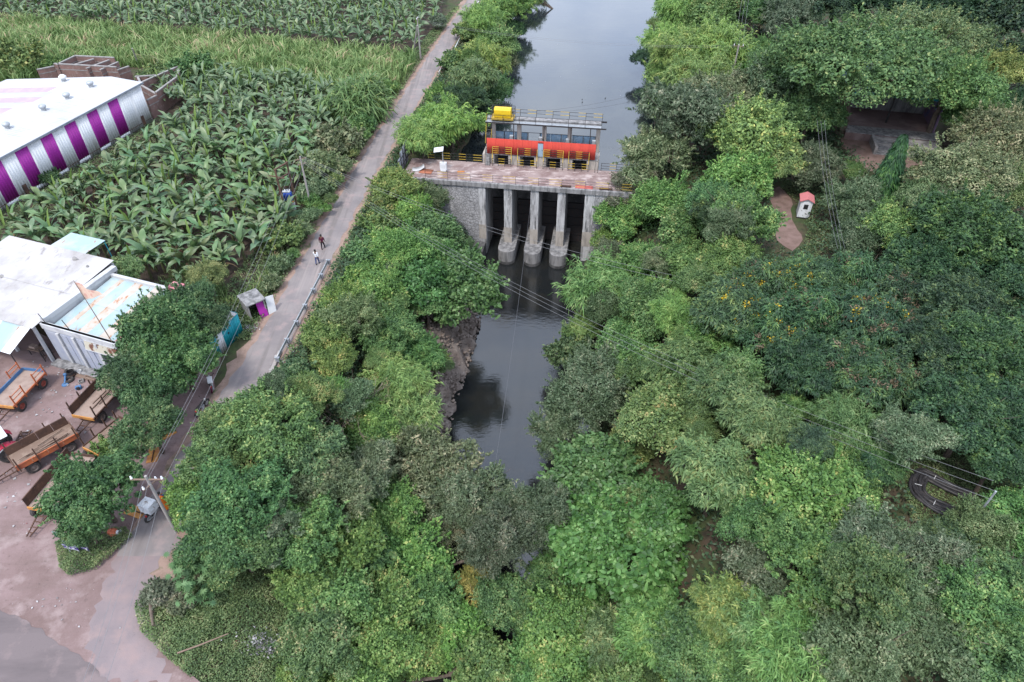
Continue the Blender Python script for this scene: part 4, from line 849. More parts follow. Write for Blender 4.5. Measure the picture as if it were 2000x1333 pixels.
T(720,1290,72,'vine','bright vine heap at the bottom edge',BR); T(820,1270,60,'vine','yellow-tipped vine heap at the bottom edge',YG); T(900,1240,56,'vine','green vine heap right of the yellow shrub',BR); T(945,1310,66,'vine','vine heap at the bottom edge left of centre')
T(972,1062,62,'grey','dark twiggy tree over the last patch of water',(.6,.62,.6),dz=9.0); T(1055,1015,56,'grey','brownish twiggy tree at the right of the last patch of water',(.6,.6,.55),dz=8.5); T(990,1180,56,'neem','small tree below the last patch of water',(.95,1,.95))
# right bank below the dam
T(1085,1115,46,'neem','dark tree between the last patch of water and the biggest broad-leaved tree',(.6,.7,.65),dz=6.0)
T(1175,935,84,'almond','broad-leaved tree with red leaves beside the narrow water',(1.05,.98,1.1),red=True); T(1200,1075,112,'almond','biggest broad-leaved tree in the bottom centre',(1,1.15,.95),red=True); T(1290,1010,60,'almond','broad-leaved tree between the big one and the frond-leaved tree')
T(1400,935,72,'leuc','pale blue-green frond tree right of the broad-leaved trees',LT); T(1310,815,82,'vine','olive-yellow bushy tree above the broad-leaved trees',(1.1,.98,.85)); T(1240,870,40,'vine','olive shrub beside the broad-leaved tree',OL)
T(1142,790,70,'grey','grey-green tree leaning over the water on the right bank',(.85,.9,.85)); T(1085,850,46,'grey','grey-green low tree at the right water edge',(.75,.85,.8)); T(1190,730,56,'grey','grey-leaved tree behind the leaning one',(1,1.05,.95)); T(1110,690,36,'bush','dark bush on the right water edge below the feathery tree',DK)
T(1230,690,54,'vine','leafy green tree below the feathery tree',(.9,1,.9)); T(1330,720,54,'leuc','blue-green tree under the three cables',(.9,.9,.85)); T(1420,760,54,'leuc','blue-green tree above the olive-yellow one',DK); T(1480,830,58,'leuc','soft blue-green tree right of the olive-yellow one')
T(1187,572,68,'feather','large feathery tree beside the dark water below the piers',(.85,1.05,1)); T(1138,645,28,'feather','small feathery tree at the right water edge',(.9,1.05,.9)); T(1265,520,46,'vine','low vine scrub right of the feathery tree',(.8,.9,.8)); T(1280,610,56,'vine','scrub-covered mound behind the feathery tree',(.75,.85,.8)); T(1188,497,28,'grey','brownish twiggy bush by the right pier',DU)
T(1216,430,46,'vine','yellow-green vine tree at the right abutment',YG); T(1192,475,30,'vine','bright shrub in front of the right abutment',YG); T(1245,370,42,'grey','grey tree at the right end of the bridge',DU); T(1300,400,52,'vine','bright leafy tree right of the bridge end',BR); T(1345,450,48,'vine','dark leafy tree below the bridge end trees',(.8,.9,.9))
T(1345,245,78,'grey','tall grey-green tree beside the wide water'); T(1275,310,56,'grey','grey-green tree at the water edge by the bridge end',LT); T(1400,205,56,'grey','grey wispy tree behind the vivid green one',LT); T(1460,270,74,'neem','vivid light-green tree, tallest by the bridge',(2.1,1.75,1.5)); T(1515,320,46,'neem','vivid green lobe tree right of the tallest one',(2.0,1.7,1.4)); T(1440,355,60,'vine','green tree under the vivid one',BR); T(1450,430,58,'neem','green tree left of the earth path',(1.2,1.25,1.05)); T(1390,400,46,'neem','shaded green tree in the gap by the bridge end',(.9,1,.95))
T(1420,510,50,'vine','pale green scrub below the path trees',(1,1,.95)); T(1340,520,46,'vine','scrub patch where the two cables end',(.85,.95,.85)); T(1480,560,54,'pod','yellow-flowering tree left of the earth path foot',BR,flowers=True,pods=True); T(1430,610,66,'pod','yellow-flowering tree over the three cables',(1.6,1.5,1.2),flowers=True); T(1390,670,48,'vine','green bush below the yellow-flowering tree',(.9,1,.9))
T(1500,640,60,'pod','dark tree with a few yellow flowers',BR,flowers=True,pods=True); T(1575,552,50,'pod','green tree below the booth with yellow sprays',(1.5,1.4,1.2),flowers=True); T(1585,630,66,'pod','dark brown-podded tree below the path',pods=True); T(1660,560,58,'pod','brown-podded tree left of the bare grey branches',(1.2,1.2,1.1),pods=True); T(1690,640,72,'pod','brown-podded tree in the middle of the right wood',(1.1,1.1,1.1),pods=True,flowers=True); T(1760,590,60,'pod','brown-podded tree with pale bare limbs',pods=True); T(1560,720,60,'pod','shadowy tree above the dark gap',DK); T(1660,730,66,'pod','brown-tipped tree right of the dark gap',pods=True); T(1740,750,56,'pod','tree with few brown pods above the black pipes',(1.1,1.2,1),pods=True); T(1640,830,56,'feather','feathery blue-green tree below the dark gap',(.65,.75,.85))
T(1668,405,46,'grey','dusty grey-green tree right of the booth',(.8,.85,.75)); T(1590,330,42,'grey','dim grey tree above the booth',(.65,.7,.65)); T(1680,470,44,'grey','dim tree left of the bright conical one',(.7,.8,.7)); T(1735,345,29,'column','tall slender pointed evergreen by the stage steps',(.5,.7,.5)); T(1758,425,13,'column','lower pointed evergreen beside the tall one',(1,1.2,.9)); T(1745,455,54,'neem','bright conical green tree right of the pointed evergreen',(1.3,1.25,.9))
T(1880,348,80,'pale','cream-flowering tree on the right',(1.15,1.1,1.1)); T(1950,280,76,'pale','cream-flowering tree at the right edge'); T(1810,400,54,'pale','olive-cream tree below the flowering ones',(.85,.9,.9)); T(1960,370,56,'pale','olive tree at the right edge under the cream-flowering one',(.8,.9,.8))
T(1900,460,96,'puff','dense dark tree at the right edge above the middle',(1.25,1.25,1)); T(1820,520,70,'puff','dense dark tree left of the right-edge one',(1.1,1.15,1)); T(1970,560,80,'puff','dense dark tree touching the right edge in the middle',(1.1,1.1,1)); T(1880,600,76,'puff','dense dark tree in the right wood middle'); T(1830,690,70,'puff','dark tree right of the brown-podded ones',DK); T(1930,700,86,'puff','large dark tree with bright tips at the right edge',(1.2,1.2,.9)); T(1900,810,84,'puff','dark tree above the black pipes',(.85,.95,.95)); T(1980,830,70,'puff','dark tree at the right edge beside the black pipes'); T(1950,900,54,'puff','lowest dark tree at the right edge',(1.1,1.15,1))
# far right
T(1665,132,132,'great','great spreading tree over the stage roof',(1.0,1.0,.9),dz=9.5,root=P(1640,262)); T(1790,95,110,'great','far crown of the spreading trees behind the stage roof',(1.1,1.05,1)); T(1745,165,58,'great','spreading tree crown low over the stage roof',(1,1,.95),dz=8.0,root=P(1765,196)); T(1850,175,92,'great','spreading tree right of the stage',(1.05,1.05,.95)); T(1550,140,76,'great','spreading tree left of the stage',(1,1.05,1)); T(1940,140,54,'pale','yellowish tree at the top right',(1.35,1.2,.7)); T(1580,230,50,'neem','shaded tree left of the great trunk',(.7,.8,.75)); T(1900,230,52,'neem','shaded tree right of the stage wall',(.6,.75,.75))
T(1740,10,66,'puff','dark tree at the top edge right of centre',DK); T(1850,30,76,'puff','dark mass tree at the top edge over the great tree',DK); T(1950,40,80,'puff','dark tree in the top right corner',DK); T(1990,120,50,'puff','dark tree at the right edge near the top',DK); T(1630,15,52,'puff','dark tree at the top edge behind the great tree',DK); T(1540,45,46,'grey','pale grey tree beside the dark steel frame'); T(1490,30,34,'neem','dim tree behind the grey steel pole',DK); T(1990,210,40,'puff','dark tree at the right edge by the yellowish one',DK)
T(1500,180,56,'grey','grey-green tree left of the great trunk',(1,1,1)); T(1450,195,44,'grey','grey tree just behind the vivid green one',DU); T(1470,130,34,'bush','scrub beside the reddish footpath',LT)
# right bank above the dam
T(1335,22,46,'feather','feathery tree at the top of the right canal bank',BR); T(1300,85,38,'feather','feathery tree dipping into the wide water',BR); T(1380,50,50,'vine','green tree behind the bank trees near the top',(.9,1,.9)); T(1340,110,56,'feather','yellow-tinged feathery tree on the right bank',YG); T(1400,110,56,'feather','feathery bright tree left of the footpath pole',BR); T(1300,150,40,'vine','leafy tree on the right bank midway',BR); T(1370,160,52,'feather','feathery tree above the tall grey-green one',YG); T(1285,190,32,'puff','dark small tree at the right water edge'); T(1305,215,36,'vine','bright bush above the grey-green tree',BR); T(1430,10,40,'vine','green tree at the top edge by the steel pole',DK); T(1425,160,34,'bush','scrub below the footpath pole',BR); T(1265,120,28,'puff','dark overhanging tree on the right water edge',DK)
# lower right
T(1570,975,90,'vine','big yellow-green bushy tree left of the black pipes',(1.1,1.05,.9)); T(1480,1020,60,'neem','shaded tree between the frond tree and the yellow-green one',(.75,.85,.8)); T(1650,930,50,'vine','dark scrub tree above the yellow-green one',(.7,.85,.8)); T(1722,895,36,'leuc','dim frond tree left of the black pipes',DK)
T(1590,1100,76,'neem','green tree below the big yellow-green one',(1.05,1.1,.95)); T(1490,1120,60,'grey','grey-green tree right of the biggest broad-leaved tree',(.8,.9,.85)); T(1420,1190,54,'leuc','young frond tree at the foot of the broad-leaved trees',(1.3,1.2,.7)); T(1490,1210,66,'feather','feathery blue-green tree at the bottom right of centre',(.75,1,1)); T(1560,1280,76,'feather','feathery tree at the bottom edge',(.85,1.05,.95))
T(1690,1080,76,'grey','light speckled tree below the black pipes',(1.05,1.12,.9)); T(1772,1068,46,'grey','light-leaved tree beside the black pipes',(1.1,1.15,.9)); T(1918,1040,54,'grey','yellow-speckled tree hiding the end of the pipes',(1.2,1.15,.85)); T(1975,1020,54,'neem','green tree at the right edge below the pipes',(1.1,1.15,1)); T(1720,1170,86,'grey','large light-green tree in the lower right',(1.0,1.12,.85)); T(1830,1120,70,'grey','speckled tree right of the large light-green one',(1,1.05,.85)); T(1900,1190,76,'neem','bigger-leaved green tree in the lower right',(1,1.1,1.05)); T(1980,1160,66,'neem','green tree at the right edge in the lower corner',(.95,1.05,1)); T(1810,1260,80,'grey','light tree at the bottom edge right',(.95,1.05,.85)); T(1670,1270,80,'grey','light tree at the bottom edge right of the feathery one',(1,1.1,.85)); T(1930,1300,80,'neem','green tree in the bottom right corner',(.95,1.05,1)); T(1610,1190,60,'vine','scrubby tree between the lower right trees',(.8,.9,.8))
T(1360,1270,70,'neem','dark tree below the biggest broad-leaved tree',(.8,.9,.8)); T(1280,1240,60,'leuc','yellow-plumed frond tree at the bottom centre',(1.2,1.1,.7)); T(1190,1250,56,'leuc','frond-leaved shrub tree left of the yellow-plumed one',(.85,.9,.75)); T(1220,1310,56,'vine','yellow-flowered vine at the bottom edge',YG); T(1090,1260,80,'vine','speckled bright vine mass at the bottom centre',BR); T(1040,1310,60,'vine','vine heap at the bottom edge centre',(1,1.05,.95)); T(1140,1190,48,'vine','vine mound under the biggest broad-leaved tree',(.85,.95,.9)); T(1440,1300,60,'vine','vine-draped tree at the bottom edge right of centre',(.95,1.05,.9))

# dry tree: bare pale branches with few leaves
def dry_tree(u,v,rp,label,seed,leaves=True):
    r=np.random.default_rng(seed); p=P(u,v,-1.5)
    zb=zg1(p.x,p.y); p=P(u,v,zb); Rr=rp*depth(p)/FP; t=thing('dry_tree',label,'tree',p); b=MB(); tips=[]
    def grow(a,d,l,rad,lv):
        e=a+d*l; b.tube([a,a.lerp(e,.5)+Vector(r.normal(size=3))*l*.05,e],[rad,rad*.8,rad*.62],4 if lv>1 else 6,cap=False)
        if lv>=5: tips.append(e); return
        for _ in range(3 if lv<4 else 2):
            nd_=(d*1.0+Vector(r.normal(size=3))*.52+Vector((0,0,.1))).normalized(); grow(e,nd_,l*r.uniform(.62,.86),rad*.58,lv+1)
    for k in range(4): grow(Vector((0,0,-.2)),Vector((r.normal()*.55,r.normal()*.55,1)).normalized(),Rr*.42,.11,1)
    b.build('branches',M['paletwig'],t)
    if leaves:
        Pt=np.array([list(x) for x in tips]); Pt=np.repeat(Pt,5,0)+r.normal(size=(len(Pt)*5,3))*.18; Pt=Pt[Pt[:,2]>np.quantile(Pt[:,2],.35)]
        V,F=cards(Pt,unit(r.normal(size=Pt.shape)+np.array([0,0,.8])),.17,.1,r); link('crown',npmesh('crown_dry',V,F,M['lf_dry']),t)
dry_tree(690,850,95,'dry brown tree with bare twigs beside the light-green fluffy trees',3)
dry_tree(735,800,70,'smaller dry tree behind the brown bare one',8)
dry_tree(1740,655,60,'bare pale-limbed tree among the brown-podded trees',5,False)
dry_tree(1830,640,50,'bare grey branches left of the dark right wood',6,False)
def offroad(x,y): return np.abs(x-road_x(y))>1.95
def dry_land(x,y):
    z=zg(x,y); Y=(x-DO.x)*DN.x+(y-DO.y)*DN.y; X=(x-DO.x)*DE.x+(y-DO.y)*DE.y
    return np.where(y<78,z>-9.6,z>-2.4)&~((Y>-.3)&(Y<9)&(X>-17)&(X<14))
rmask=lambda x,y:dry_land(x,y)&~inpoly(x,y,np.array(px([(1500,365),(1550,380),(1580,480),(1540,500),(1500,470)])))&~inpoly(x,y,np.array(px([(1635,140),(1835,150),(1850,300),(1800,335),(1690,335),(1640,290)])))&~inpoly(x,y,np.array(px([(1750,880),(1930,880),(1960,1020),(1780,1030)])))
NOF1=np.array(px([(1480,350),(1620,350),(1640,470),(1620,560),(1500,560),(1490,450)])); NOF3=np.array(px([(1740,870),(1950,870),(1970,1100),(1750,1100)])); NOF2=np.array(px([(240,1100),(500,1050),(580,1180),(560,1333),(300,1345)]))
# smaller trees filling the gaps of the thickets
def fill(n,poly,kinds,label,group,seed,rmin=1.2,rmax=2.4,hmax=3.5):
    r=np.random.default_rng(seed); q=np.array(poly); c=0; tries=0
    while c<n and tries<n*30:
        tries+=1; x,y=r.uniform(q[:,0].min(),q[:,0].max()),r.uniform(q[:,1].min(),q[:,1].max())
        if not inpoly(np.array([x]),np.array([y]),q)[0] or not dry_land(np.array([x]),np.array([y]))[0] or not rmask(np.array([x]),np.array([y]))[0]: continue
        if (y<25 and x<-11) or x<road_x(y)+(4.5 if y<46 else 7.5) or inpoly(np.array([x]),np.array([y]),NOF1)[0] or inpoly(np.array([x]),np.array([y]),NOF2)[0] or inpoly(np.array([x]),np.array([y]),NOF3)[0]: continue
        if any((x-a)**2+(y-b)**2<(.5*R_)**2 for a,b,R_ in TREES): continue
        key=kinds[int(r.integers(len(kinds)))]; Rr=r.uniform(rmin,rmax); t=r.uniform(.7,1.25)
        plant(Vector((x,y,zg1(x,y)+SP[key]['hk']*Rr+r.uniform(.3,hmax))),Rr,key,label,(t,t*r.uniform(.95,1.1),t*.9),group,r=r); c+=1
fill(28,[(-20,16),(-7,16),(-6,70),(-16,76),(-18,55)],['vine','neem','grey','bush'],'small leafy tree filling a gap in the left bank thicket below the lane','small trees of the left bank',61)
fill(26,[(7,16),(20,16),(20,72),(9,72)],['vine','neem','feather','leuc','grey'],'small leafy tree filling a gap in the thicket of the right bank','small trees of the right bank',62)
fill(38,[(20,14),(42,14),(60,60),(56,76),(20,72)],['pod','puff','grey','neem','vine'],'small tree filling a gap in the right wood','small trees of the right wood',63)
fill(10,[(-12,84),(-4,84),(2,160),(-6,160)],['feather','vine','bush'],'small bright tree filling a gap on the upper left bank','small trees of the upper left bank',64)
fill(18,[(20,82),(46,84),(60,150),(28,150)],['grey','vine','feather','neem'],'small tree filling a gap on the upper right bank','small trees of the upper right bank',65)
# castor plants: lobed bluish leaves
def castor(u,v,label,seed,tint=(1,1,1)):
    r=np.random.default_rng(seed); q0=P(u,v,1.6); t=thing('castor_plant',label,'plant',(q0.x,q0.y,0)); b=MB(); Ps=[];Ns=[]
    for k in range(6):
        a=r.uniform(0,6.28); e=Vector((math.cos(a)*r.uniform(.2,.8),math.sin(a)*r.uniform(.2,.8),r.uniform(1.2,2.4))); b.tube([(0,0,0),e*.5+Vector((0,0,.2)),e],[.04,.03,.015],5)
        for q in range(7): Ps.append(np.array(e)+r.normal(size=3)*.24)
    b.build('stem',M['bstem'],t); Ps=np.array(Ps); lv=[]
    for q in Ps:
        n=9; V=[(0,0,0)]
        for k in range(2*n): 
            a=k*math.pi/n; rr=.34 if k%2==0 else .15; V.append((rr*math.cos(a),rr*math.sin(a),-.06 if k%2==0 else .02))
        me=None; lv.append(V)
    F=[(0,1+k,1+(k+1)%18) for k in range(18)]
    me=npmesh('leaf',lv[0],F,M['lf_leuc'])
    for q in Ps:
        o=link('leaf',me,t,q); o.rotation_euler=(r.normal()*.45,r.normal()*.45,r.uniform(0,6.28)); o.scale=(r.uniform(.7,1.2),)*3; o.color=(*tint,1)
castor(372,1115,'bluish castor plant above the dusty shrubs at the lane mouth',1,(1.1,1.15,1.4)); castor(388,1155,'bluish castor plant right beside the dusty grey shrub',2,(1.1,1.15,1.4)); castor(390,1095,'bluish castor plant under the dark tree',4,(1,1.1,1.3))
T(315,1165,30,'palebush','dusty greyish shrub at the lane mouth',(1.3,1.05,1.2)); T(350,1180,26,'palebush','dusty grey shrub behind the lane-mouth shrub',(1.2,1.05,1.15))

# ---------------------------------------------------------------- banana plants
def banana_leaf(Ln,W,el,droop,roll,seed,n=8):
    r=np.random.default_rng(seed); V=[]; p=np.array([0.,0,0]); a=el
    for k in range(n+1):
        t=k/n; w_=W*(math.sin(math.pi*min(1,t*1.0+.06))**.55)*(.98 if t<.9 else .6)*r.uniform(.62,1.08); w_*=(1,.86)[k%2]; w_=max(w_,.03) if t>.12 else .03
        up=np.array([-math.sin(a),0,math.cos(a)]); fold=roll*w_
        V+=[tuple(p+np.array([0,w_/2,0])+up*fold*.5),tuple(p),tuple(p+np.array([0,-w_/2,0])+up*fold*.5)]
        p=p+np.array([math.cos(a),0,math.sin(a)])*Ln/n; a-=droop/n
    F=[]
    for k in range(n): b=3*k; F+=[(b,b+1,b+4,b+3),(b+1,b+2,b+5,b+4)]
    return V,F
LV=[banana_leaf(ln_,.58,R(el),R(dr),.35,q) for q,(ln_,el,dr) in enumerate(((2.1,66,80),(1.9,50,95),(1.8,35,85),(2.0,74,60),(1.7,22,80),(1.8,58,125),(2.0,44,60),(1.6,70,110)))]
LVF=[banana_leaf(ln_,.58,R(el),R(dr),.35,q,3) for q,(ln_,el,dr) in enumerate(((2.1,66,80),(1.9,50,95),(1.8,35,85),(2.0,74,60),(1.7,22,80),(1.8,58,125),(2.0,44,60),(1.6,70,110)))]
LME=[npmesh('leaf',V,F,M['banana']) for V,F in LV]
V,F=banana_leaf(1.9,.36,R(80),R(18),.9,20); LNEW=npmesh('leaf',V,F,M['banana_new']); LNV=(V,F)
V,F=banana_leaf(1.6,.34,R(-20),R(60),.2,21); LDRY=npmesh('leaf',V,F,M['banana_dry'])
SM=MB().tube([(0,0,-.1),(0,0,.9),(0,0,1.9)],[.13,.11,.07],7).mesh('stem',M['bstem'])
PROT=[]
for q in range(7):
    r=np.random.default_rng(q+70); n=int(r.integers(9,12)); lst=[]
    for k in range(n): lst.append((int(r.integers(len(LV))),k*2.4+r.normal()*.5,r.uniform(.6,1.12),1.4+.55*k/n,r.normal()*.5))
    PROT.append((lst,r.random()<.45,r.random()<.55))
fx=np.array(fld); bb=(fx[:,0].min(),fx[:,0].max(),fx[:,1].min(),fx[:,1].max())
plants=[]; yy=bb[2]; row=0
while yy<bb[3]:
    xx=bb[0]+(row%2)*.95
    while xx<bb[1]:
        plants.append((xx+random.uniform(-.85,.85),yy+random.uniform(-.8,.8))); xx+=1.65
    yy+=1.6; row+=1
pa=np.array(plants); ok=inpoly(pa[:,0],pa[:,1],fx)
Wm=Matrix.Rotation(-WA,3,'Z')
def clear(x,y):
    q=Wm@(Vector((x,y,0))-wc)
    if q.y<5.2 and q.x>-3: return False
    if x>road_x(y)-5.2-1.5*math.sin(y*.37): return False
    s=Matrix.Rotation(-WSA,3,'Z')@(Vector((x,y,0))-WO)
    if -13<s.x<8.6 and -4<s.y<9.0: return False
    if s.y<12 and -9<s.x<-3: return False
    return all((x-tx)**2+(y-ty)**2>(.75*tr_)**2 for tx,ty,tr_ in TREES if x<-15)
near=[(x,y) for (x,y),o in zip(plants,ok) if o and clear(x,y)]
near.sort(key=lambda p:p[1]); indiv=near[:300]; rest=near[300:]; print('banana',len(near))
for x,y in indiv:
    lst,new,dry=random.choice(PROT); s=random.uniform(.8,1.28); rz=random.uniform(0,6.28)
    t=tag(link('banana_plant',None,None,(x,y,0),rz),'banana plant with broad arching leaves in the near plantation beside the lane','banana plant','banana plants of the near field')
    t.scale=(s,s,s); link('stem',SM,t); tn=random.uniform(.85,1.15)
    for mi,a,sc,z,tl in lst:
        o=link('leaf',LME[mi],t,(0,0,z)); o.rotation_euler=(tl,0,a); o.scale=(sc,sc,sc); o.color=(tn*random.uniform(.8,1.2),tn*random.uniform(.9,1.15),tn*random.uniform(.8,1.1),1)
    if new: o=link('leaf',LNEW,t,(0,0,1.8)); o.rotation_euler=(random.uniform(-.15,.15),0,random.uniform(0,6.28))
    if dry: o=link('leaf',LDRY,t,(0,0,1.4)); o.rotation_euler=(0,0,random.uniform(0,6.28))
# far plants as one mass
def plant_arrays(lst,new):
    Vs=[];Fs=[];Ms=[];b=0
    def put(V,F,a,sc,z,tl,m):
        nonlocal b
        V=np.array(V)*sc; c,s=math.cos(tl),math.sin(tl); V=np.stack([V[:,0],V[:,1]*c-V[:,2]*s,V[:,1]*s+V[:,2]*c],1); c,s=math.cos(a),math.sin(a)
        V=np.stack([V[:,0]*c-V[:,1]*s,V[:,0]*s+V[:,1]*c,V[:,2]+z],1); Vs.append(V); Fs.append(np.array(F)+b); Ms.append(np.full(len(F),m)); b+=len(V)
    for mi,a,sc,z,tl in lst: put(*LVF[mi],a,sc,z,tl,0)
    if new: put(*LNV,1.0,1,1.8,.1,1)
    return np.concatenate(Vs),np.concatenate(Fs),np.concatenate(Ms)
PA=[plant_arrays(l,n_) for l,n_,d_ in PROT]
farpoly=px([(-450,60),(-450,-60),(-100,-110),(880,-110),(868,40),(845,95),(800,112),(600,92),(400,75),(0,45)])
fa=np.array(farpoly); pts=[]
for y in np.arange(fa[:,1].min(),min(fa[:,1].max(),178),1.9):
    for x in np.arange(max(fa[:,0].min(),-135),fa[:,0].max(),2.0): pts.append((x+random.uniform(-.5,.5),y+random.uniform(-.5,.5)))
pts=np.array(pts); pts=pts[inpoly(pts[:,0],pts[:,1],fa)]; rest=rest+[tuple(p) for p in pts if p[0]<road_x(p[1])-4]
Vs=[];Fs=[];Ms=[];b=0
for x,y in rest:
    V,F,m_=random.choice(PA); a=random.uniform(0,6.28); s=random.uniform(.85,1.2); c,sn=math.cos(a)*s,math.sin(a)*s
    Vs.append(np.stack([V[:,0]*c-V[:,1]*sn+x,V[:,0]*sn+V[:,1]*c+y,V[:,2]*s],1)); Fs.append(F+b); Ms.append(m_); b+=len(V)
o=tag(link('banana_plants',npmesh('banana_plants',np.concatenate(Vs),np.concatenate(Fs),[M['banana'],M['banana_new']],mi=np.concatenate(Ms))),'far banana plantation beyond the cane grass, many crowded plants','banana plants',kind='stuff')
# ---------------------------------------------------------------- grasses and ground cover
def blades(poly,dens,h,wd,m,name,label,cat,seed,lean=.35,mask=None,hn=.0):
    r=np.random.default_rng(seed); q=np.array(poly); a0,a1,b0,b1=q[:,0].min(),q[:,0].max(),q[:,1].min(),q[:,1].max(); n=int((a1-a0)*(b1-b0)*dens)
    x=r.uniform(a0,a1,n); y=r.uniform(b0,b1,n); k=inpoly(x,y,q)
    if mask is not None: k&=mask(x,y)
    x,y=x[k],y[k]; n=len(x); z=zg(x,y)-.03; cl=.65+.7*vnoise(x,y,.5,seed); H_=h*r.uniform(.5,1.2,n)*cl; a=r.uniform(0,6.283,n); ln=lean*r.uniform(.4,2.0,n)*H_
    dx,dy=np.cos(a)*ln,np.sin(a)*ln; wx,wy=-np.sin(a)*wd*.5,np.cos(a)*wd*.5; t=r.uniform(0,6.283,n); wx,wy=np.cos(t)*wd*.5,np.sin(t)*wd*.5
    V=np.stack([np.stack([x-wx,y-wy,z],1),np.stack([x+wx,y+wy,z],1),np.stack([x+dx*.35+wx,y+dy*.35+wy,z+H_*.65],1),np.stack([x+dx*.35-wx,y+dy*.35-wy,z+H_*.65],1),np.stack([x+dx+wx*.2,y+dy+wy*.2,z+H_*(.95-.25*lean)],1),np.stack([x+dx-wx*.2,y+dy-wy*.2,z+H_*(.95-.25*lean)],1)],1).reshape(-1,3)
    b=np.arange(n)[:,None]*6; F=np.concatenate([b+np.array([[0,1,2,3]]),b+np.array([[3,2,4,5]])],0)
    return tag(link(name,npmesh(name,V,F,m)),label,cat,kind='stuff')
canepoly=px([(-500,200),(-500,50),(0,42),(400,72),(600,92),(800,112),(815,120),(790,160),(740,195),(600,185),(430,165),(300,135),(130,130),(60,165),(0,160)])
blades(canepoly,11,2.3,.17,M['cane'],'cane_grass','tall yellow-green cane grass strip between the banana fields','grass',11,.4)
def cover(polys,dens,hmin,hmax,L,W,m,name,label,cat,seed,mask=None,nsc=.45):
    r=np.random.default_rng(seed); Ps=[]
    for poly in polys:
        q=np.array(poly); a0,a1,b0,b1=q[:,0].min(),q[:,0].max(),q[:,1].min(),q[:,1].max(); n=int((a1-a0)*(b1-b0)*dens)
        x=r.uniform(a0,a1,n); y=r.uniform(b0,b1,n); k=inpoly(x,y,q)
        if mask is not None: k&=mask(x,y)
        x,y=x[k],y[k]; nz=vnoise(x,y,nsc,seed)*.65+vnoise(x,y,nsc*2.7,seed+1)*.35; z=zg(x,y)+hmin+(hmax-hmin)*nz*r.random(len(x))**.4; Ps.append(np.stack([x,y,z],1))
    Pt=np.concatenate(Ps); Nm=unit(r.normal(size=Pt.shape)*.5+np.array([0,0,.9])); V,F=cards(Pt,Nm,L*r.uniform(.6,1.4,len(Pt)),W*r.uniform(.6,1.4,len(Pt)),r)
    return tag(link(name,npmesh(name,V,F,m)),label,cat,kind='stuff')
CRP=px([(268,1190),(300,1160),(350,1150),(420,1120),(520,1085),(590,1170),(590,1260),(620,1340),(400,1345),(330,1290),(280,1240)])
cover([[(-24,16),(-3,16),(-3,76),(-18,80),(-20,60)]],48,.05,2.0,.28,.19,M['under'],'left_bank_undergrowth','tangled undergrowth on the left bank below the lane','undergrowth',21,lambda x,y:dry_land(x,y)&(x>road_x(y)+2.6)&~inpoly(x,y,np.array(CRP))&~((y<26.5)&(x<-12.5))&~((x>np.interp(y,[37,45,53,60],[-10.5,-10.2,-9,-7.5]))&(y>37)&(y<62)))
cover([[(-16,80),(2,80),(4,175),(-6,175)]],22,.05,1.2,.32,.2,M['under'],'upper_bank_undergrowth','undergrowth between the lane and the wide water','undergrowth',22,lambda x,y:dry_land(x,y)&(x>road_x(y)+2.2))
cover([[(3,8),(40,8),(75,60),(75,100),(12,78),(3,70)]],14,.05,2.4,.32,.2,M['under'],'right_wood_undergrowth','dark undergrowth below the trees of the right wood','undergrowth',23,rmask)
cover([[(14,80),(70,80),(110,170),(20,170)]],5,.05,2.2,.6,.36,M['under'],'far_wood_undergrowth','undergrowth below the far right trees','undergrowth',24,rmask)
cover([px([(1750,880),(1930,880),(1960,1020),(1780,1030)])],160,.02,.22,.16,.07,M['creeper'],'grass_clearing','short green grass around the black pipes','grass',25)
cover([CRP],500,.02,1.1,.12,.08,M['creeper'],'creeper_slope','low creeper mat covering the mound at the lane mouth','creeper',26,None,.3)
cover([px([(110,1060),(160,1045),(250,1035),(262,1050),(225,1085),(190,1115),(140,1130),(118,1110)])],600,.02,.8,.11,.07,M['creeper'],'creeper_patch','low creeper mat at the foot of the yard trees by the lane','creeper',27,None,.4)
vg=[(road_x(y)-o,y) for y,o in ((46,1.9),(60,1.9),(80,1.8),(100,1.8),(125,1.8),(150,1.8))]+[(road_x(y)-o,y) for y,o in ((150,3),(125,4.5),(105,6.5),(90,6.5),(75,7),(62,7),(52,7.5),(46,5))]
cover([[tuple((wc+Matrix.Rotation(WA,3,'Z')@Vector(q))[:2]) for q in ((-2,.1,0),(30,.1,0),(30,5.5,0),(-2,5.5,0))]],40,.02,.5,.2,.12,M['creeper'],'warehouse_weeds','low weeds along the foot of the striped warehouse wall','grass',35)
cover([vg],65,.02,.75,.2,.12,M['creeper'],'lane_verge_grass','weeds and low scrub on the field side of the lane','grass',28,lambda x,y:x<road_x(y)-2.0,.5)
for k,(u,v,rp,tn) in enumerate(((690,262,26,LT),(668,322,30,LT),(650,352,28,OL),(618,372,26,LT),(632,410,24,BR),(588,452,28,LT),(572,500,24,YG),(545,520,22,BR),(610,398,20,BR),(742,205,20,OL),(760,175,18,LT),(530,555,20,YG))):
    T(u,v,rp,'palebush' if k%2 else 'bush','small rounded shrub on the weedy strip between the near bananas and the lane',tn,group='shrubs on the field side of the lane')
cover([[(-22,17),(-18,17),(-14,80),(-9,120),(-1,175),(-6,175),(-14,120),(-19,70)]],36,.02,.5,.24,.13,M['creeper'],'canal_verge_weeds','low weeds along the canal side of the lane','grass',29,lambda x,y:(x>road_x(y)+1.9)&(x<road_x(y)+5)&(y>24)&dry_land(x,y))
blades(px([(440,590),(500,560),(560,470),(545,520),(520,590),(480,605)]),40,1.0,.07,M['cane'],'tall_verge_grass','tall green grass tuft strip by the lane near the cubicle','grass',31,.4)
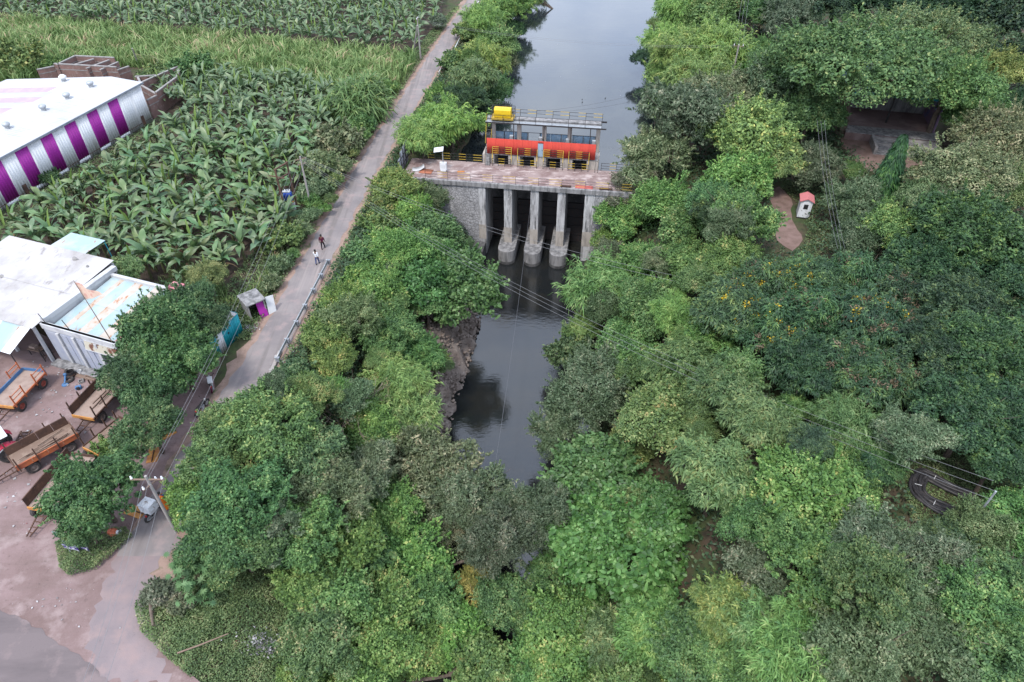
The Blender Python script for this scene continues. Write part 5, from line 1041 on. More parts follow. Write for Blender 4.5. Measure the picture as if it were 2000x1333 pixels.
blades(px([(300,560),(360,520),(440,560),(450,600),(350,585)]),30,.9,.07,M['cane'],'backyard_grass','tall grass behind the workshop','grass',32,.4)
blades(px([(640,300),(700,200),(745,195),(720,270),(690,310)]),25,1.1,.08,M['cane'],'lane_bank_grass','tall grass between near bananas and the lane','grass',33,.4)
cover([px([(1500,370),(1600,360),(1660,440),(1600,520),(1560,500),(1580,440),(1545,385)])],50,.02,.35,.18,.1,M['creeper'],'booth_weeds','low weeds around the booth','grass',34,lambda x,y:~inpoly(x,y,np.array(px([(1505,372),(1520,365),(1545,390),(1545,430),(1570,470),(1550,490),(1515,470),(1508,420)]))))
# litter
def scraps(poly,n,sz,name,label,seed,power=1):
    r=np.random.default_rng(seed); q=np.array(poly); x=r.uniform(q[:,0].min(),q[:,0].max(),n*4); y=r.uniform(q[:,1].min(),q[:,1].max(),n*4); k=inpoly(x,y,q)&(vnoise(x,y,.5,seed)>.42); x,y=x[k][:n],y[k][:n]
    Pt=np.stack([x,y,zg(x,y)*0+.06+r.random(len(x))*.04],1); s=sz*r.random(len(x))**2.2*2.5+.03; V,F=cards(Pt,unit(r.normal(size=Pt.shape)*.25+np.array([0,0,1])),s,s*r.uniform(.4,1,len(x)),r)
    return tag(link(name,npmesh(name,V,F,M['litter'])),label,'litter',kind='stuff')
scraps(px([(0,760),(60,700),(200,720),(240,820),(150,860),(110,1000),(0,1000)]),300,.10,'yard_litter','pale scraps of rubbish trodden into the yard',41)
scraps(px([(0,1000),(110,1000),(140,1140),(300,1250),(320,1333),(100,1200),(0,1180)]),160,.07,'road_edge_litter','pale scraps of rubbish by the main road',42)
scraps(px([(530,690),(600,660),(600,760),(520,780)]),150,.16,'lane_edge_litter','pale rubbish at the end of the guard rail',43)
def heap(u,v,label,seed,n=160,rad=.9):
    r=np.random.default_rng(seed); p=P(u,v,.1); Pt=np.stack([p.x+r.normal(size=n)*rad,p.y+r.normal(size=n)*rad*.6,np.abs(r.normal(size=n))*.25+.15],1); Pt[:,2]+=zg(Pt[:,0],Pt[:,1]).clip(-2,0)
    V,F=cards(Pt,unit(r.normal(size=Pt.shape)+np.array([0,0,.7])),r.uniform(.06,.26,n),r.uniform(.05,.18,n),r); tag(link('rubbish_heap',npmesh('rubbish_heap',V,F,M['litter'])),label,'rubbish',kind='stuff')
heap(500,1235,'heap of pale rubbish at the foot of the creeper slope',51,420,.55); heap(25,520,'heap of white plastic bags behind the white shed',52,500,1.1); heap(490,645,'small rubbish pile between hut and cubicle',53,60,.4)

for g_,st_ in (('small trees of the left bank','small tree'),('small trees of the right bank','small tree'),('small trees of the right wood','small tree'),('small trees of the upper left bank','small tree'),('small trees of the upper right bank','small tree'),('shrubs on the field side of the lane','small shrub')): relabel(g_,st_)
# ---------------------------------------------------------------- vehicles
def wheel(parent,x,y,rad,wd,rimm,name='wheel'):
    w0=link(name,None,parent,(x,y,rad)); w0.empty_display_size=.1
    MB().lathe([(rad*.56,-wd*.42),(rad*.8,-wd*.5),(rad*.96,-wd*.42),(rad,-wd*.2),(rad,wd*.2),(rad*.96,wd*.42),(rad*.8,wd*.5),(rad*.56,wd*.42)],'y',n=22).build('tyre',M['rubber'],w0,smooth=True)
    MB().lathe([(0,-wd*.28),(rad*.16,-wd*.34),(rad*.22,-wd*.2),(rad*.48,-wd*.16),(rad*.57,-wd*.4),(rad*.57,wd*.4),(rad*.48,wd*.16),(rad*.2,wd*.2),(0,wd*.28)],'y',n=18).build('rim',rimm,w0)
    return w0
def trailer(a,b,label,L=4.6,W=2.0,bed='sand',left=None,right=None,endm='orangey',stakes='orange',sh=.45,rails=True,rimm='rim',junk=0,hl=.9,seed=0):
    r=random.Random(seed); p0,p1=P(*a),P(*b); ang=math.atan2((p1-p0).y,(p1-p0).x); wb=(p1-p0).length
    nrm=Vector((-math.sin(ang),math.cos(ang),0)); mid=(p0+p1)/2+nrm*(W*.42)
    t=thing('farm_trailer',label,'trailer',mid,ang); zb=1.1
    bevel(box(-L/2,L/2,-W/2,W/2,zb-.06,zb).build('bed',M[bed],t),.01)
    for y in (-.55,.45): box(-L/2,L/2,y,y+.1,zb-.26,zb-.06).build('chassis_beam',M['rust'],t)
    for s_,spec_ in ((1,left),(-1,right)):
        y=s_*W/2
        if spec_:
            m,h=spec_; n=4
            for k in range(n):
                x0=-L/2+k*L/n; o=box(x0+.01,x0+L/n-.01,min(y,y+s_*.05),max(y,y+s_*.05),zb-.08,zb+h).build('side_board',M[m],t); bevel(o,.01)
                MB().bar((x0+.02,y+s_*.06,zb+h-.04),(x0+L/n-.02,y+s_*.06,zb+h-.04),.05,.06).build('board_rib',M[m],o)
        if stakes:
            xs_=[-L/2+.15,-L/6,L/6,L/2-.15]
            for x in xs_: MB().bar((x,y+s_*.09,zb-.2),(x,y+s_*.09,zb+hl),.09,.07).build('stake',M[stakes],t)
            if rails:
                for z in (.5,.85):
                    for x,x2 in zip(xs_[::2],xs_[1::2]): MB().bar((x,y+s_*.09,zb+hl*z),(x2,y+s_*.09,zb+hl*z),.05).build('stake_rail',M[stakes],t)
    bevel(box(-L/2-.08,-L/2,-W/2,W/2,zb-.22,zb+.06).build('front_board',M[endm],t),.01)
    if left: box(L/2,L/2+.05,-W/2,W/2,zb-.1,zb+.28).build('rear_board',M[left[0]],t)
    for x in (-wb/2,wb/2):
        for y in (-W*.42,W*.42): wheel(t,x,y,.47,.26,M[rimm])
        MB().tube([(x,-W*.42,.47),(x,W*.42,.47)],.06,8).build('axle',M['steel'],t)
        for y in (-.5,.5): box(x-.45,x+.45,y-.04,y+.04,.5,zb-.26).build('leaf_spring',M['steel'],t)
    d=MB(); A=(-L/2-1.7,0,.35)
    for y in (-.42,.42): d.bar((-wb/2,y,.6),(A[0],y*.25,A[2]),.07)
    for k in range(4):
        q=.25+.2*k; x=-wb/2+(A[0]+wb/2)*q; z=.6+(A[2]-.6)*q; yy_=.42*(1-q)+.105*q; d.bar((x,-yy_,z),(x,yy_,z),.06)
    d.build('drawbar',M['rust'],t)
    for k in range(junk):
        y=r.uniform(-.7,.3); MB().bar((r.uniform(-L/2+.2,-.3),y,zb+.04+k*.02),(r.uniform(.2,L/2-.3),y+r.uniform(-.3,.4),zb+.08+k*.02),.06).build('loose_pole',M['wood'],t)
    return t
trailer((47,801),(88,757),'orange stake trailer with blue board and sandy bed, farthest left in the yard',3.9,2.0,'sand',('bluep',.28),('orange',.12),'orangey','orange',.4,True,'redrim',hl=1.05)
trailer((203,823),(243,778),'brown-boarded trailer half hidden by the tree below the workshop',4.0,1.9,'sand',('rust',.75),('rust',.1),'orangey','rust',.4,False,'rim',4,hl=1.2)
trailer((72,921),(142,882),'brown and orange trailer with loose poles, hitched to the red tractor',4.3,1.9,'wood',('rust',.75),('orange',.42),'rust','rust',.4,False,'rim',7,hl=1.15)
trailer((118,1010),(190,918),'dark-boarded trailer mostly hidden under the large dark-green tree',4.6,1.9,'sand',('rust',.8),None,'orangey',None,.4,False,'rim')
trailer((205,905),(270,850),'orange-edged trailer buried in the pale scrubby bush',3.2,1.7,'wood',('rust',.1),('orange',.2),'orangey','rust',.4,False,'rim',0,hl=.9)
# tractor, rear half in view
tp=P(22,905); ta=wallang(P(72,921),P(142,882)); tk=thing('red_tractor','red tractor with white hood cut by the left edge','tractor',tp+Vector((-.6,.9,0)),ta)
for y in (-.85,.85):
    wheel(tk,.0,y,.72,.42,M['rim'])
    f_=MB(); n=9
    pr=[(.86*math.cos(R(20+k*17)),.86*math.sin(R(20+k*17))) for k in range(n)]
    f_.v=[(x,y+dy,z+.72) for dy in (-.27,.27) for x,z in pr]; f_.f=[(k,k+1,n+k+1,n+k) for k in range(n-1)]; f_.m=[0]*(n-1)
    o=f_.build('fender',M['tractor'],tk); o.modifiers.new('thickness','SOLIDIFY').thickness=.04
    f2=MB(); f2.v=[(x*k_,y+(.28 if y<0 else -.28)*-1*0-(.29 if y<0 else -.29),z*k_+.72) for k_ in (1.0,.9) for x,z in pr]; f2.f=[(k,k+1,n+k+1,n+k) for k in range(n-1)]; f2.m=[0]*(n-1); f2.build('fender_stripe',M['offwhite'],o)
    wheel(tk,-2.0,y*.8,.42,.24,M['rim'],'front_wheel')
bevel(box(-.5,.3,-.35,.35,.5,1.05).build('gear_housing',M['steel'],tk),.05); bevel(box(-2.5,-.6,-.32,.32,.75,1.45).build('hood',M['tractor'],tk),.12,3)
bevel(box(-2.3,-.7,-.26,.26,1.46,1.5).build('hood_panel',M['offwhite'],tk),.02); bevel(box(-.15,.35,-.25,.25,1.05,1.2).build('seat',M['black'],tk),.04); bevel(box(.3,.38,-.25,.25,1.1,1.6).build('seat_back',M['black'],tk),.03)
MB().tube([(-.55,0,1.35),(-.4,0,1.6)],.03,8).tube([(-.4+.2*math.sin(t)*.4,.2*math.cos(t),1.6+.2*math.sin(t)*.3) for t in np.linspace(0,6.28,14)],.02,6).build('steering_wheel',M['black'],tk)
bevel(box(-.9,.55,-.95,.95,2.25,2.32).build('canopy',M['offwhite'],tk),.03)
for x in (-.8,.45):
    for y in (-.75,.75): MB().tube([(x,y,1.0),(x,y,2.25)],.03,6).build('canopy_post',M['steel'],tk)
MB().bar((.3,0,.45),(.9,0,.45),.12,.08).build('drawbar_hitch',M['steel'],tk)
# iron ladder-like harrow lying behind the trailer
hr=thing('iron_harrow','rusty ladder-like iron frame lying between tractor and trailer','iron frame',P(45,862)+Vector((0,0,.1)),ta+.9)
g=MB(); g.bar((-.9,-.35,.1),(.9,-.35,.1),.09).bar((-.9,.35,.1),(.9,.35,.1),.09); g.build('side_rail',M['rust'],hr)
for k in range(5): MB().bar((-.7+k*.35,-.35,.12),(-.7+k*.35,.35,.12),.08).build('rung',M['rust'],hr)
# motorcycles
def motorcycle(loc,ang,label,body='black',lean=.12,cover=None,group=None):
    t=thing('motorcycle',label,'motorcycle',loc,ang,group); t.rotation_euler=(lean,0,ang)
    for x in (-.62,.62):
        w0=link('wheel',None,t,(x,0,.3)); MB().lathe([(.22,-.05),(.27,-.06),(.30,-.02),(.30,.02),(.27,.06),(.22,.05)],'y',n=18).build('tyre',M['rubber'],w0,smooth=True); MB().lathe([(0,-.03),(.05,-.04),(.22,-.03),(.22,.03),(.05,.04),(0,.03)],'y',n=14).build('rim',M['galv'],w0)
        MB().lathe([(.33,-.06),(.35,0),(.33,.06)],'y',c=(x,0,.32),n=18).build('mudguard',M[body],t)
    MB().bar((-.62,0,.3),(-.1,0,.42),.07).bar((-.1,0,.42),(.4,0,.72),.06).bar((-.5,0,.7),(.35,0,.74),.06).bar((-.62,0,.32),(-.45,0,.7),.05).build('frame',M['steel'],t)
    for y in (-.07,.07): MB().tube([(.62,y,.3),(.42,y,.85)],.025,7).build('fork',M['galv'],t)
    bevel(box(-.15,.22,-.12,.12,.3,.6).build('engine',M['galv'],t),.04); bevel(box(-.02,.38,-.13,.13,.68,.86).build('tank',M[body],t),.07,3); bevel(box(-.65,.0,-.13,.13,.70,.80).build('seat',M['black'],t),.04,3)
    MB().tube([(.36,-.33,.98),(.42,-.12,.93),(.42,.12,.93),(.36,.33,.98)],.018,7).build('handlebar',M['steel'],t); MB().lathe([(0,.0),(.08,.0),(.09,-.06),(.05,-.12)],'x',c=(.52,0,.84),n=12).build('headlight',M['offwhite'],t)
    MB().tube([(.1,-.13,.35),(-.3,-.16,.27),(-.75,-.18,.32)],[.03,.035,.045],8).build('exhaust',M['galv'],t); box(-.78,-.70,-.06,.06,.6,.7).build('tail_light',M['c_red'],t)
    for y in (-.35,.35): MB().tube([(.38,y*.8,.97),(.36,y,1.12)],.01,5).lathe([(0,0),(.05,.01),(.05,.02)],'x',c=(.36,y,1.15),n=10).build('mirror',M['black'],t)
    if cover: bevel(box(-.5,.35,-.2,.2,.82,.92).build('seat_cover',M[cover],t),.04)
    return t
motorcycle(P(412,757),R(115),'motorcycle with pale seat cover parked under the trees nearest the hut','c_maroon',.15,'offwhite')
motorcycle(P(396,802),R(75),'dark motorcycle parked behind the other one on the lane edge','black',.15)
mc=motorcycle(P(306,1003),R(70),'motorcycle on the lane carrying a big white bundle','black',.05)
bn=thing('white_bundle','big white wrapped bundle tied on the motorcycle','bundle',P(306,1003)+Vector((-.05,-.25,.85)),R(70))
bm=bmesh.new(); bmesh.ops.create_cube(bm,size=1); bmesh.ops.subdivide_edges(bm,edges=bm.edges[:],cuts=4,use_grid_fill=True)
rr=np.random.default_rng(2)
for v in bm.verts: v.co*=1-.12*max(0,v.co.length-.55); v.co+=Vector(rr.normal(size=3))*.015; v.co=Vector((v.co.x*.8,v.co.y*.9,(v.co.z+.5)*.75))
me=bpy.data.meshes.new('sack'); bm.to_mesh(me); bm.free(); me.materials.append(M['c_whitecloth']); link('sack',me,bn)
MB().tube([(-.49,0,.42),(0,0,.87),(.49,0,.42)],.015,5).tube([(0,-.57,.42),(0,0,.88),(0,.57,.42)],.015,5).build('rope',M['wood'],bn)
# ---------------------------------------------------------------- people
def skin(name,verts,edges,radii,m,parent,root=0):
    me=bpy.data.meshes.new(name); me.from_pydata(verts,edges,[]); me.materials.append(m); o=link(name,me,parent)
    sm=o.modifiers.new('skin','SKIN'); sm.use_smooth_shade=True
    for k,rad in enumerate(radii):
        sv=me.skin_vertices[0].data[k]; sv.radius=(rad,rad) if not isinstance(rad,tuple) else rad; sv.use_root=(k==root)
    o.modifiers.new('sub','SUBSURF').levels=1; o.modifiers['sub'].render_levels=2; return o
def person(loc,ang,label,top,bottom,stride=.18,arms=(.1,-.1),drape=None,h=1.0):
    t=thing('person',label,'person',loc,ang); t.scale=(h,h,h); s=stride
    v=[(0,0,.95),(0,0,1.15),(0,0,1.36),(0,0,1.47),(0,.01,1.55),(0,.02,1.66),(0,0,1.74)]
    e=[(0,1),(1,2),(2,3),(3,4),(4,5),(5,6)]; rd=[(.15,.11),(.135,.10),(.16,.10),.06,.075,.098,.06]
    v+=[(0,.115,1.62),(0,.085,1.57)]; e+=[(5,7),(4,8)]; rd+=[.018,.035]      # nose, chin
    for sx,sw in ((1,arms[0]),(-1,arms[1])):
        b=len(v); v+=[(sx*.19,0,1.40),(sx*.24,sw*.4,1.14),(sx*.23,sw+.05,.92),(sx*.23,sw+.08,.84)]; e+=[(2,b),(b,b+1),(b+1,b+2),(b+2,b+3)]; rd+=[.062,.045,.034,.03]
        for k,(dx,dl_) in enumerate(((-.028,.075),(-.009,.085),(.01,.08),(.028,.062))):
            q=len(v); v+=[(sx*.23+dx,sw+.095+.008*k,.80),(sx*.23+dx,sw+.10,.80-dl_)]; e+=[(b+3,q),(q,q+1)]; rd+=[.010,.008]
        q=len(v); v+=[(sx*.20,sw+.13,.85),(sx*.195,sw+.14,.80)]; e+=[(b+3,q),(q,q+1)]; rd+=[.011,.009]
    for sx,sw in ((1,s),(-1,-s)):
        b=len(v); v+=[(sx*.10,0,.88),(sx*.10,sw*.55+.03,.49),(sx*.10,sw,.08),(sx*.105,sw+.15,.04)]; e+=[(0,b),(b,b+1),(b+1,b+2),(b+2,b+3)]; rd+=[.088,.062,.04,.035]
    skin('body',v,e,rd,M['skin'],t)
    sv=[(0,0,.90),(0,0,1.15),(0,0,1.37),(0,0,1.44)]; se=[(0,1),(1,2),(2,3)]; sr=[(.175,.135),(.16,.125),(.18,.12),.08]
    for sx,sw in ((1,arms[0]),(-1,arms[1])):
        b=len(sv); sv+=[(sx*.19,0,1.405),(sx*.24,sw*.4,1.14),(sx*.235,sw*.8,1.0)]; se+=[(2,b),(b,b+1),(b+1,b+2)]; sr+=[.08,.062,.055]
    skin('shirt',sv,se,sr,M[top],t,1)
    tv=[(0,0,.97),(0,0,.9)]; te=[(0,1)]; tr_=[(.16,.12),(.165,.125)]
    for sx,sw in ((1,s),(-1,-s)):
        b=len(tv); tv+=[(sx*.10,0,.84),(sx*.10,sw*.55+.03,.49),(sx*.10,sw,.12)]; te+=[(1,b),(b,b+1),(b+1,b+2)]; tr_+=[.102,.078,.06]
        o=MB(); bevel(box(sx*.10-.05,sx*.10+.05,sw-.06,sw+.2,0,.07).build('shoe',M['black'],t),.03)
    skin('trousers',tv,te,tr_,M[bottom],t,0)
    hm=MB().lathe([(.0,.115),(.06,.105),(.10,.05),(.108,0),(.10,-.05),(.07,-.09)],'z',c=(0,-.01,1.69),n=14).build('hair',M['hair'],t,smooth=True)
    if drape:
        MB().lathe([(.08,1.46),(.21,1.38),(.23,1.15),(.22,.95),(.27,.6),(.30,.3),(.31,.12)],'z',n=18).build('drape',M[drape],t,smooth=True)
    return t
ra=math.atan2(78-58,-18.35+20.3)
person(P(632,487),ra-math.pi/2+.05,'person in a maroon shirt and dark trousers walking up the lane','c_maroon','c_darkcloth',.2,(.12,-.12),h=1.02)
person(P(621,517),ra-math.pi/2-.1,'person in a white shirt and blue jeans walking up the lane','c_whitecloth','c_denim',.16,(-.1,.15),h=1.02)
person(P(326,992),R(20),'person draped in orange and dark blue standing behind the leaning pole','c_bluecloth','c_bluecloth',.05,(.1,.05),'c_orangecloth',h=1.0)
# ---------------------------------------------------------------- poles and cables
def pole(base,top,label,r0=.13,r1=.085,m='polec',arms=(),name='power_pole',ins=True):
    base=Vector(base); top=Vector(top); t=thing(name,label,'pole',base); tl=top-base
    MB().tube([(0,0,-.3),tuple(tl*.5),tuple(tl)],[r0,(r0+r1)/2,r1],10).build('shaft',M[m],t)
    for (dz,hw,ang) in arms:
        d=Vector((math.cos(ang),math.sin(ang),0)); c=tl-Vector((0,0,dz)); MB().bar(c-d*hw,c+d*hw,.08).build('cross_arm',M['wood'],t)
        if ins:
            for s_ in (-1,0,1):
                q=c+d*hw*.9*s_+Vector((0,0,.05)); MB().lathe([(0,.26),(.05,.25),(.03,.18),(.07,.15),(.04,.1),(.08,.06),(.03,0)],c=tuple(q),n=10).build('insulator',M['offwhite'],t)
    return t
def cable(p,q,sag,label,rad=.009,m='wire',n=26,group=None):
    p=Vector(p);q=Vector(q); pts=[p.lerp(q,k/n)-Vector((0,0,4*sag*(k/n)*(1-k/n))) for k in range(n+1)]
    o=MB().tube(pts,rad,5,cap=False).build('power_cable',M[m]); return tag(o,label,'cable',group)
PBz=6.9; pb_b=P(352,1052); pb_t=P(290,936,PBz); 
pole(P(345,1040),P(284,930,6.2),'leaning concrete pole with cross arm at the lane in front of the orange-clad person',arms=((.35,1.05,R(0)),(.9,.5,R(60))))
pt_t=P(586,306,6.6); pole((pt_t.x,pt_t.y,0),pt_t,'concrete pole beside the transformer frame among the bananas',.13,.08,arms=((.3,.6,R(35)),(.9,.5,R(35))),ins=False)
pole(P(822,118),P(815,36,6.8),'concrete pole with stay beside the lane at the far field',.16,.1,arms=((.15,.5,R(80)),))
st=tag(MB().tube([P(806,112)+Vector((0,0,-.2)),P(815,50,6.0)],.12,8).build('pole_stay',M['polec']),'slanting concrete stay of the pole by the far field','pole')
pole(P(272,129),P(258,95,3.4),'white concrete pole leaning in the cane grass',.12,.09,ins=False); pole(P(374,60),P(359,15,4.6),'white concrete pole at the edge of the far banana field',.12,.09,ins=False)
pole(P(1466,77),P(1476,30,4.2),'grey steel pole among the trees at the top right',.12,.1,'galv',ins=False)
pz=P(1443,88,7.5); pole((pz.x,pz.y,0),pz,'pole with white cross arm on the far bank footpath',.14,.1,arms=((.2,.7,R(-15)),))
for k,(a,b) in enumerate((((1505,60),(1522,0)),((1512,62),(1530,8)),((1490,40),(1503,-5)))):
    q=P(*a); tag(MB().bar(q,P(*b,6.5),.22).build('steel_frame_leg',M['rust']),('left dark steel upright behind the pale grey tree','right dark steel upright behind the pale grey tree','thin dark steel upright left of the pair')[k],'steel post')
pr_t=P(1945,960,5.2); pole((pr_t.x,pr_t.y,0),pr_t,'steel pole with long cap rising from the yellow-speckled tree at the right edge',.07,.06,'galv',arms=(),ins=False)
b0=P(284,930,6.2); L1=[P(277,948,6.0),P(293,928,6.4),P(318,942,6.0)]
for k,(e,s,bt) in enumerate(zip(L1,((490,453),(500,450),(520,470)),((152,1360),(166,1360),(198,1360)))):
    nm=('left','middle','right')[k]
    d=Vector((math.cos(R(35)),math.sin(R(35)),0))*(.7*(k-1)); cable(e,pt_t+d-Vector((0,0,.2)),1.0,f'{nm} cable of the three strung from the leaning pole up along the lane'); cable(e,P(*bt,7.5),.35,f'{nm} cable of the three running from the leaning pole to the bottom edge')
for k in range(3):
    d=Vector((0,1,0))*(.55*(k-1)); cable(pt_t+d*.6-Vector((0,0,.3)),pr_t+Vector((math.cos(R(70)),math.sin(R(70)),0))*(.85*(k-1)),2.9,('lowest','middle','upper')[k]+' of three cables crossing the tail water to the lower right',.0095)
for k in range(2): cable(pt_t+Vector((0,.3+.5*k,-.05-.5*k)),P(1600,590+14*k,2.5),2.2,('upper','lower')[k]+' of two cables passing in front of the piers',.011)
for k in range(2): cable(P(815,38,6.6)+Vector((0,0,-.25*k)),pz+Vector((-.5,0,-.1-.2*k)),1.3,('upper','lower')[k]+' of two cables crossing the wide water near the top',.011)
for k in range(3): cable(pz+Vector((.6*(k-1),0,0)),P(1454+6*k,-30,7.5),.6,('left','middle','right')[k]+' of three cables rising from the far footpath pole',.013)
for k in range(3): cable(P(1596+7*k,236,9.0),P(1636+7*k,486,5.5),.6,('left','middle','right')[k]+' of three cables hanging past the booth',.008)
for k in range(2): cable(dl(-3.6+.5*k,8.3,5.6),P(1285,(172,186)[k],3.0),.7,('upper','lower')[k]+' dark cable from the gate house over the wide water',.014,'darkwire')
cable(dl(-.3,-.05,-.2),P(968,905,3.0),1.3,'thin dark wire hanging from the bridge down over the tail water',.012,'darkwire')
# transformer frame
f0,f1=P(562,432),P(583,416); tf=thing('transformer_frame','rusty two-legged steel frame with blue transformer among the bananas','transformer',f0,0)
a=Vector((0,0,0)); b=f1-f0; tpz=6.3
for q in (a,b): MB().bar(q-Vector((0,0,.2)),q+Vector((0,0,tpz)),.16).build('leg',M['rust'],tf)
for z in (tpz-.1,tpz-1.3): MB().bar(a+Vector((-.1,0,z)),b+Vector((.1,0,z)),.14).build('beam',M['rust'],tf)
MB().bar(a+Vector((-.9,.3,tpz-.9)),a+Vector((.9,-.3,tpz-.9)),.1).build('beam',M['rust'],tf)
MB().bar(a+Vector((0,0,2.0)),b+Vector((0,0,2.0)),.14,.2).bar(a+Vector((0,0,1.2)),b+Vector((0,0,1.2)),.08).build('platform',M['rust'],tf)
c=(a+b)/2
tb=bevel(box(-.42,.42,-.3,.3,2.15,3.05).build('tank',M['transblue'],tf,c),.04)
for k in range(6): box(-.38+k*.14,-.34+k*.14,-.5,-.3,2.25,2.95).build('cooling_fin',M['transblue'],tf,c)
MB().tube([(-.5,.0,3.15),(.3,0,3.15)],.13,10).build('conservator',M['galv'],tf,c)
for k in range(3): MB().lathe([(.03,.35),(.07,.3),(.04,.25),(.08,.2),(.05,.12),(.09,.05),(.04,0)],c=(-.25+k*.25,.15,3.05),n=10).build('bushing',M['offwhite'],tf,c)
mb_=thing('meter_box','white meter box hung on the transformer frame leg','box',f1+Vector((-.25,-.25,.4)),0); bevel(box(-.18,.18,-.12,.12,.2,1.05).build('case',M['offwhite'],mb_),.04); bevel(box(-.1,.1,-.1,.1,1.05,1.2).build('cap',M['orangey'],mb_),.02)
# guard rail
def guard(a,b,n,label,nm='guard_rail'):
    t=thing(nm,label,'guard rail',a,0); d=b-a
    for k in range(n+1):
        q=d*(k/n); MB().box(q.x-.06,q.x+.16,q.y-.06,q.y+.06,-.2,.72).build('post',M['galv'],t); bevel(box(q.x+.05,q.x+.35,q.y-.12,q.y+.12,.25,.7).build('block',M['greysheet'],t),.03)
    pts=[(0,.70),(.05,.66),(.0,.60),(.0,.52),(.05,.46),(0,.40)]; V=[];N=12
    nr=Vector((-d.y,d.x,0)).normalized()
    for k in range(N+1):
        q=d*(k/N)
        for o_,z in pts: V.append(tuple(q+nr*(o_+.1)+Vector((0,0,z+.05))))
    F=[(6*k+j,6*k+j+1,6*k+j+7,6*k+j+6) for k in range(N) for j in range(5)]
    o=link('beam',npmesh('beam',V,F,M['galv']),t); o.modifiers.new('thickness','SOLIDIFY').thickness=.05
guard(P(640,519),P(541,710),6,'galvanised guard rail on the canal side of the lane near the walkers')
for k,(a,b) in enumerate((((940,2),(918,42)),((907,66),(888,105)),((880,115),(858,150)))):
    a,b=P(*a),P(*b); t=thing('pipe_rail',('white pipe rail beside the lane at the top','white pipe rail beside the lane, middle of three','white pipe rail beside the lane, nearest of three')[k],'rail',a,0)
    for q in range(4): p=(b-a)*(q/3); MB().bar(p,p+Vector((0,0,.8)),.08).build('post',M['offwhite'],t)
    MB().bar((0,0,.78),tuple((b-a)+Vector((0,0,.78))),.09).build('rail',M['offwhite'],t)
# concrete kerb stones near the guard rail foot
k0,k1=P(548,690),P(520,755); MBk=MB().bar(k0+Vector((0,0,.15)),k1+Vector((0,0,.1)),.3,.3).build('fallen_beam',M['polec']); tag(MBk,'pale fallen concrete beam at the lower end of the guard rail','beam')
# ---------------------------------------------------------------- pipes in the clearing
pp=thing('pipe_bundle','bundle of black pipes bent in a loop on the grass of the right wood','pipes',P(1835,955),0); o0=pp.location
path=[(1905,975),(1860,958),(1815,935),(1800,928),(1790,945),(1793,965),(1815,985),(1850,1000),(1900,1012)]
pw=[P(u,v)-o0 for u,v in path]
def smooth(pts,n=40):
    out=[]; m=len(pts)
    for k in range(n+1):
        t=k/n*(m-1); i=min(int(t),m-2); f=t-i; p0,p1,p2,p3=pts[max(i-1,0)],pts[i],pts[i+1],pts[min(i+2,m-1)]
        out.append(.5*((2*p1)+(p2-p0)*f+(2*p0-5*p1+4*p2-p3)*f*f+(3*p1-p0-3*p2+p3)*f*f*f))
    return out
sm=smooth(pw)
for k in range(6):
    off=(k-2.5)*.17; pts=[]
    for i,p in enumerate(sm):
        d=(sm[min(i+1,len(sm)-1)]-sm[max(i-1,0)]).normalized(); nr=Vector((-d.y,d.x,0)); pts.append(p+nr*(off+.04*math.sin(i*.5+k))+Vector((0,0,.14+.08*(k%2)+.03*math.sin(i*.7+k*2))))
    MB().tube(pts,.12,8).build('pipe',M['pipe'],pp,smooth=True)
for i in (9,22,31):
    p=sm[i]; d=(sm[i+1]-sm[i-1]).normalized(); nr=Vector((-d.y,d.x,0)); MB().bar(p-nr*.22+Vector((0,0,.36)),p+nr*.22+Vector((0,0,.36)),.04,.03).build('tie',M['offwhite'],pp)
# ---------------------------------------------------------------- yard objects
def yard(name,label,cat,u,v,parts,rz=0):
    t=thing(name,label,cat,P(u,v)+Vector((0,0,.026)),rz)
    for nm,mb,m in parts: bevel(mb.build(nm,M[m],t),.01)
yard('blue_stand','bright blue pedestal stand lying in the yard','stand',128,752,[('pipe',MB().tube([(0,0,.08),(-.25,.75,.3)],.08,10),'bluep'),('foot',MB().lathe([(0,0),(.28,.0),(.26,.06),(.1,.1),(0,.1)],n=16),'bluep'),('head',MB().tube([(-.25,.75,.3),(-.32,.9,.36)],.15,10),'bluep')])
yard('blue_vise','small blue iron block on the yard dirt','iron block',155,760,[('body',box(-.22,.22,-.14,.14,0,.28),'bluep'),('jaw',box(-.1,.1,-.25,-.14,.08,.34),'steel')],.4)
yard('dark_drum','open dark green drum in the yard','drum',142,735,[('shell',MB().lathe([(.3,0),(.3,.55),(.27,.55),(.27,.05),(0,.05)],n=18),'steel'),('band',MB().lathe([(.305,.2),(.32,.23),(.305,.26)],n=18),'rust')])
for k,(u,v) in enumerate(((136,744),(137,727))): yard('old_tyre',('old tyre lying flat beside the drum','old tyre lying behind the drum')[k],'tyre',u,v,[('tyre',MB().lathe([(.2,.02),(.36,.0),(.4,.1),(.36,.2),(.2,.18),(.2,.02)],n=18),'rubber')])
yard('pallet','low brown timber pallet under the workshop tree','pallet',186,737,[('board',MB().box(-.8,.8,-.5,-.35,.12,.16).box(-.8,.8,-.2,-.05,.12,.16).box(-.8,.8,.1,.25,.12,.16).box(-.8,.8,.4,.5,.12,.16),'wood'),('runner',MB().box(-.8,-.65,-.5,.5,0,.12).box(.65,.8,-.5,.5,0,.12),'wood')],-.3)
yard('long_plank','long pale plank on the ground in front of the shop','plank',160,737,[('plank',box(-1.3,1.3,-.16,.16,.02,.08),'wood')],-.35)
yard('concrete_block','hollow concrete block lying in the yard','block',160,747,[('shell',MB().box(-.2,-.14,-.2,.2,0,.2).box(.14,.2,-.2,.2,0,.2).box(-.14,.14,-.2,-.14,0,.2).box(-.14,.14,.14,.2,0,.2),'mortar')],.5)
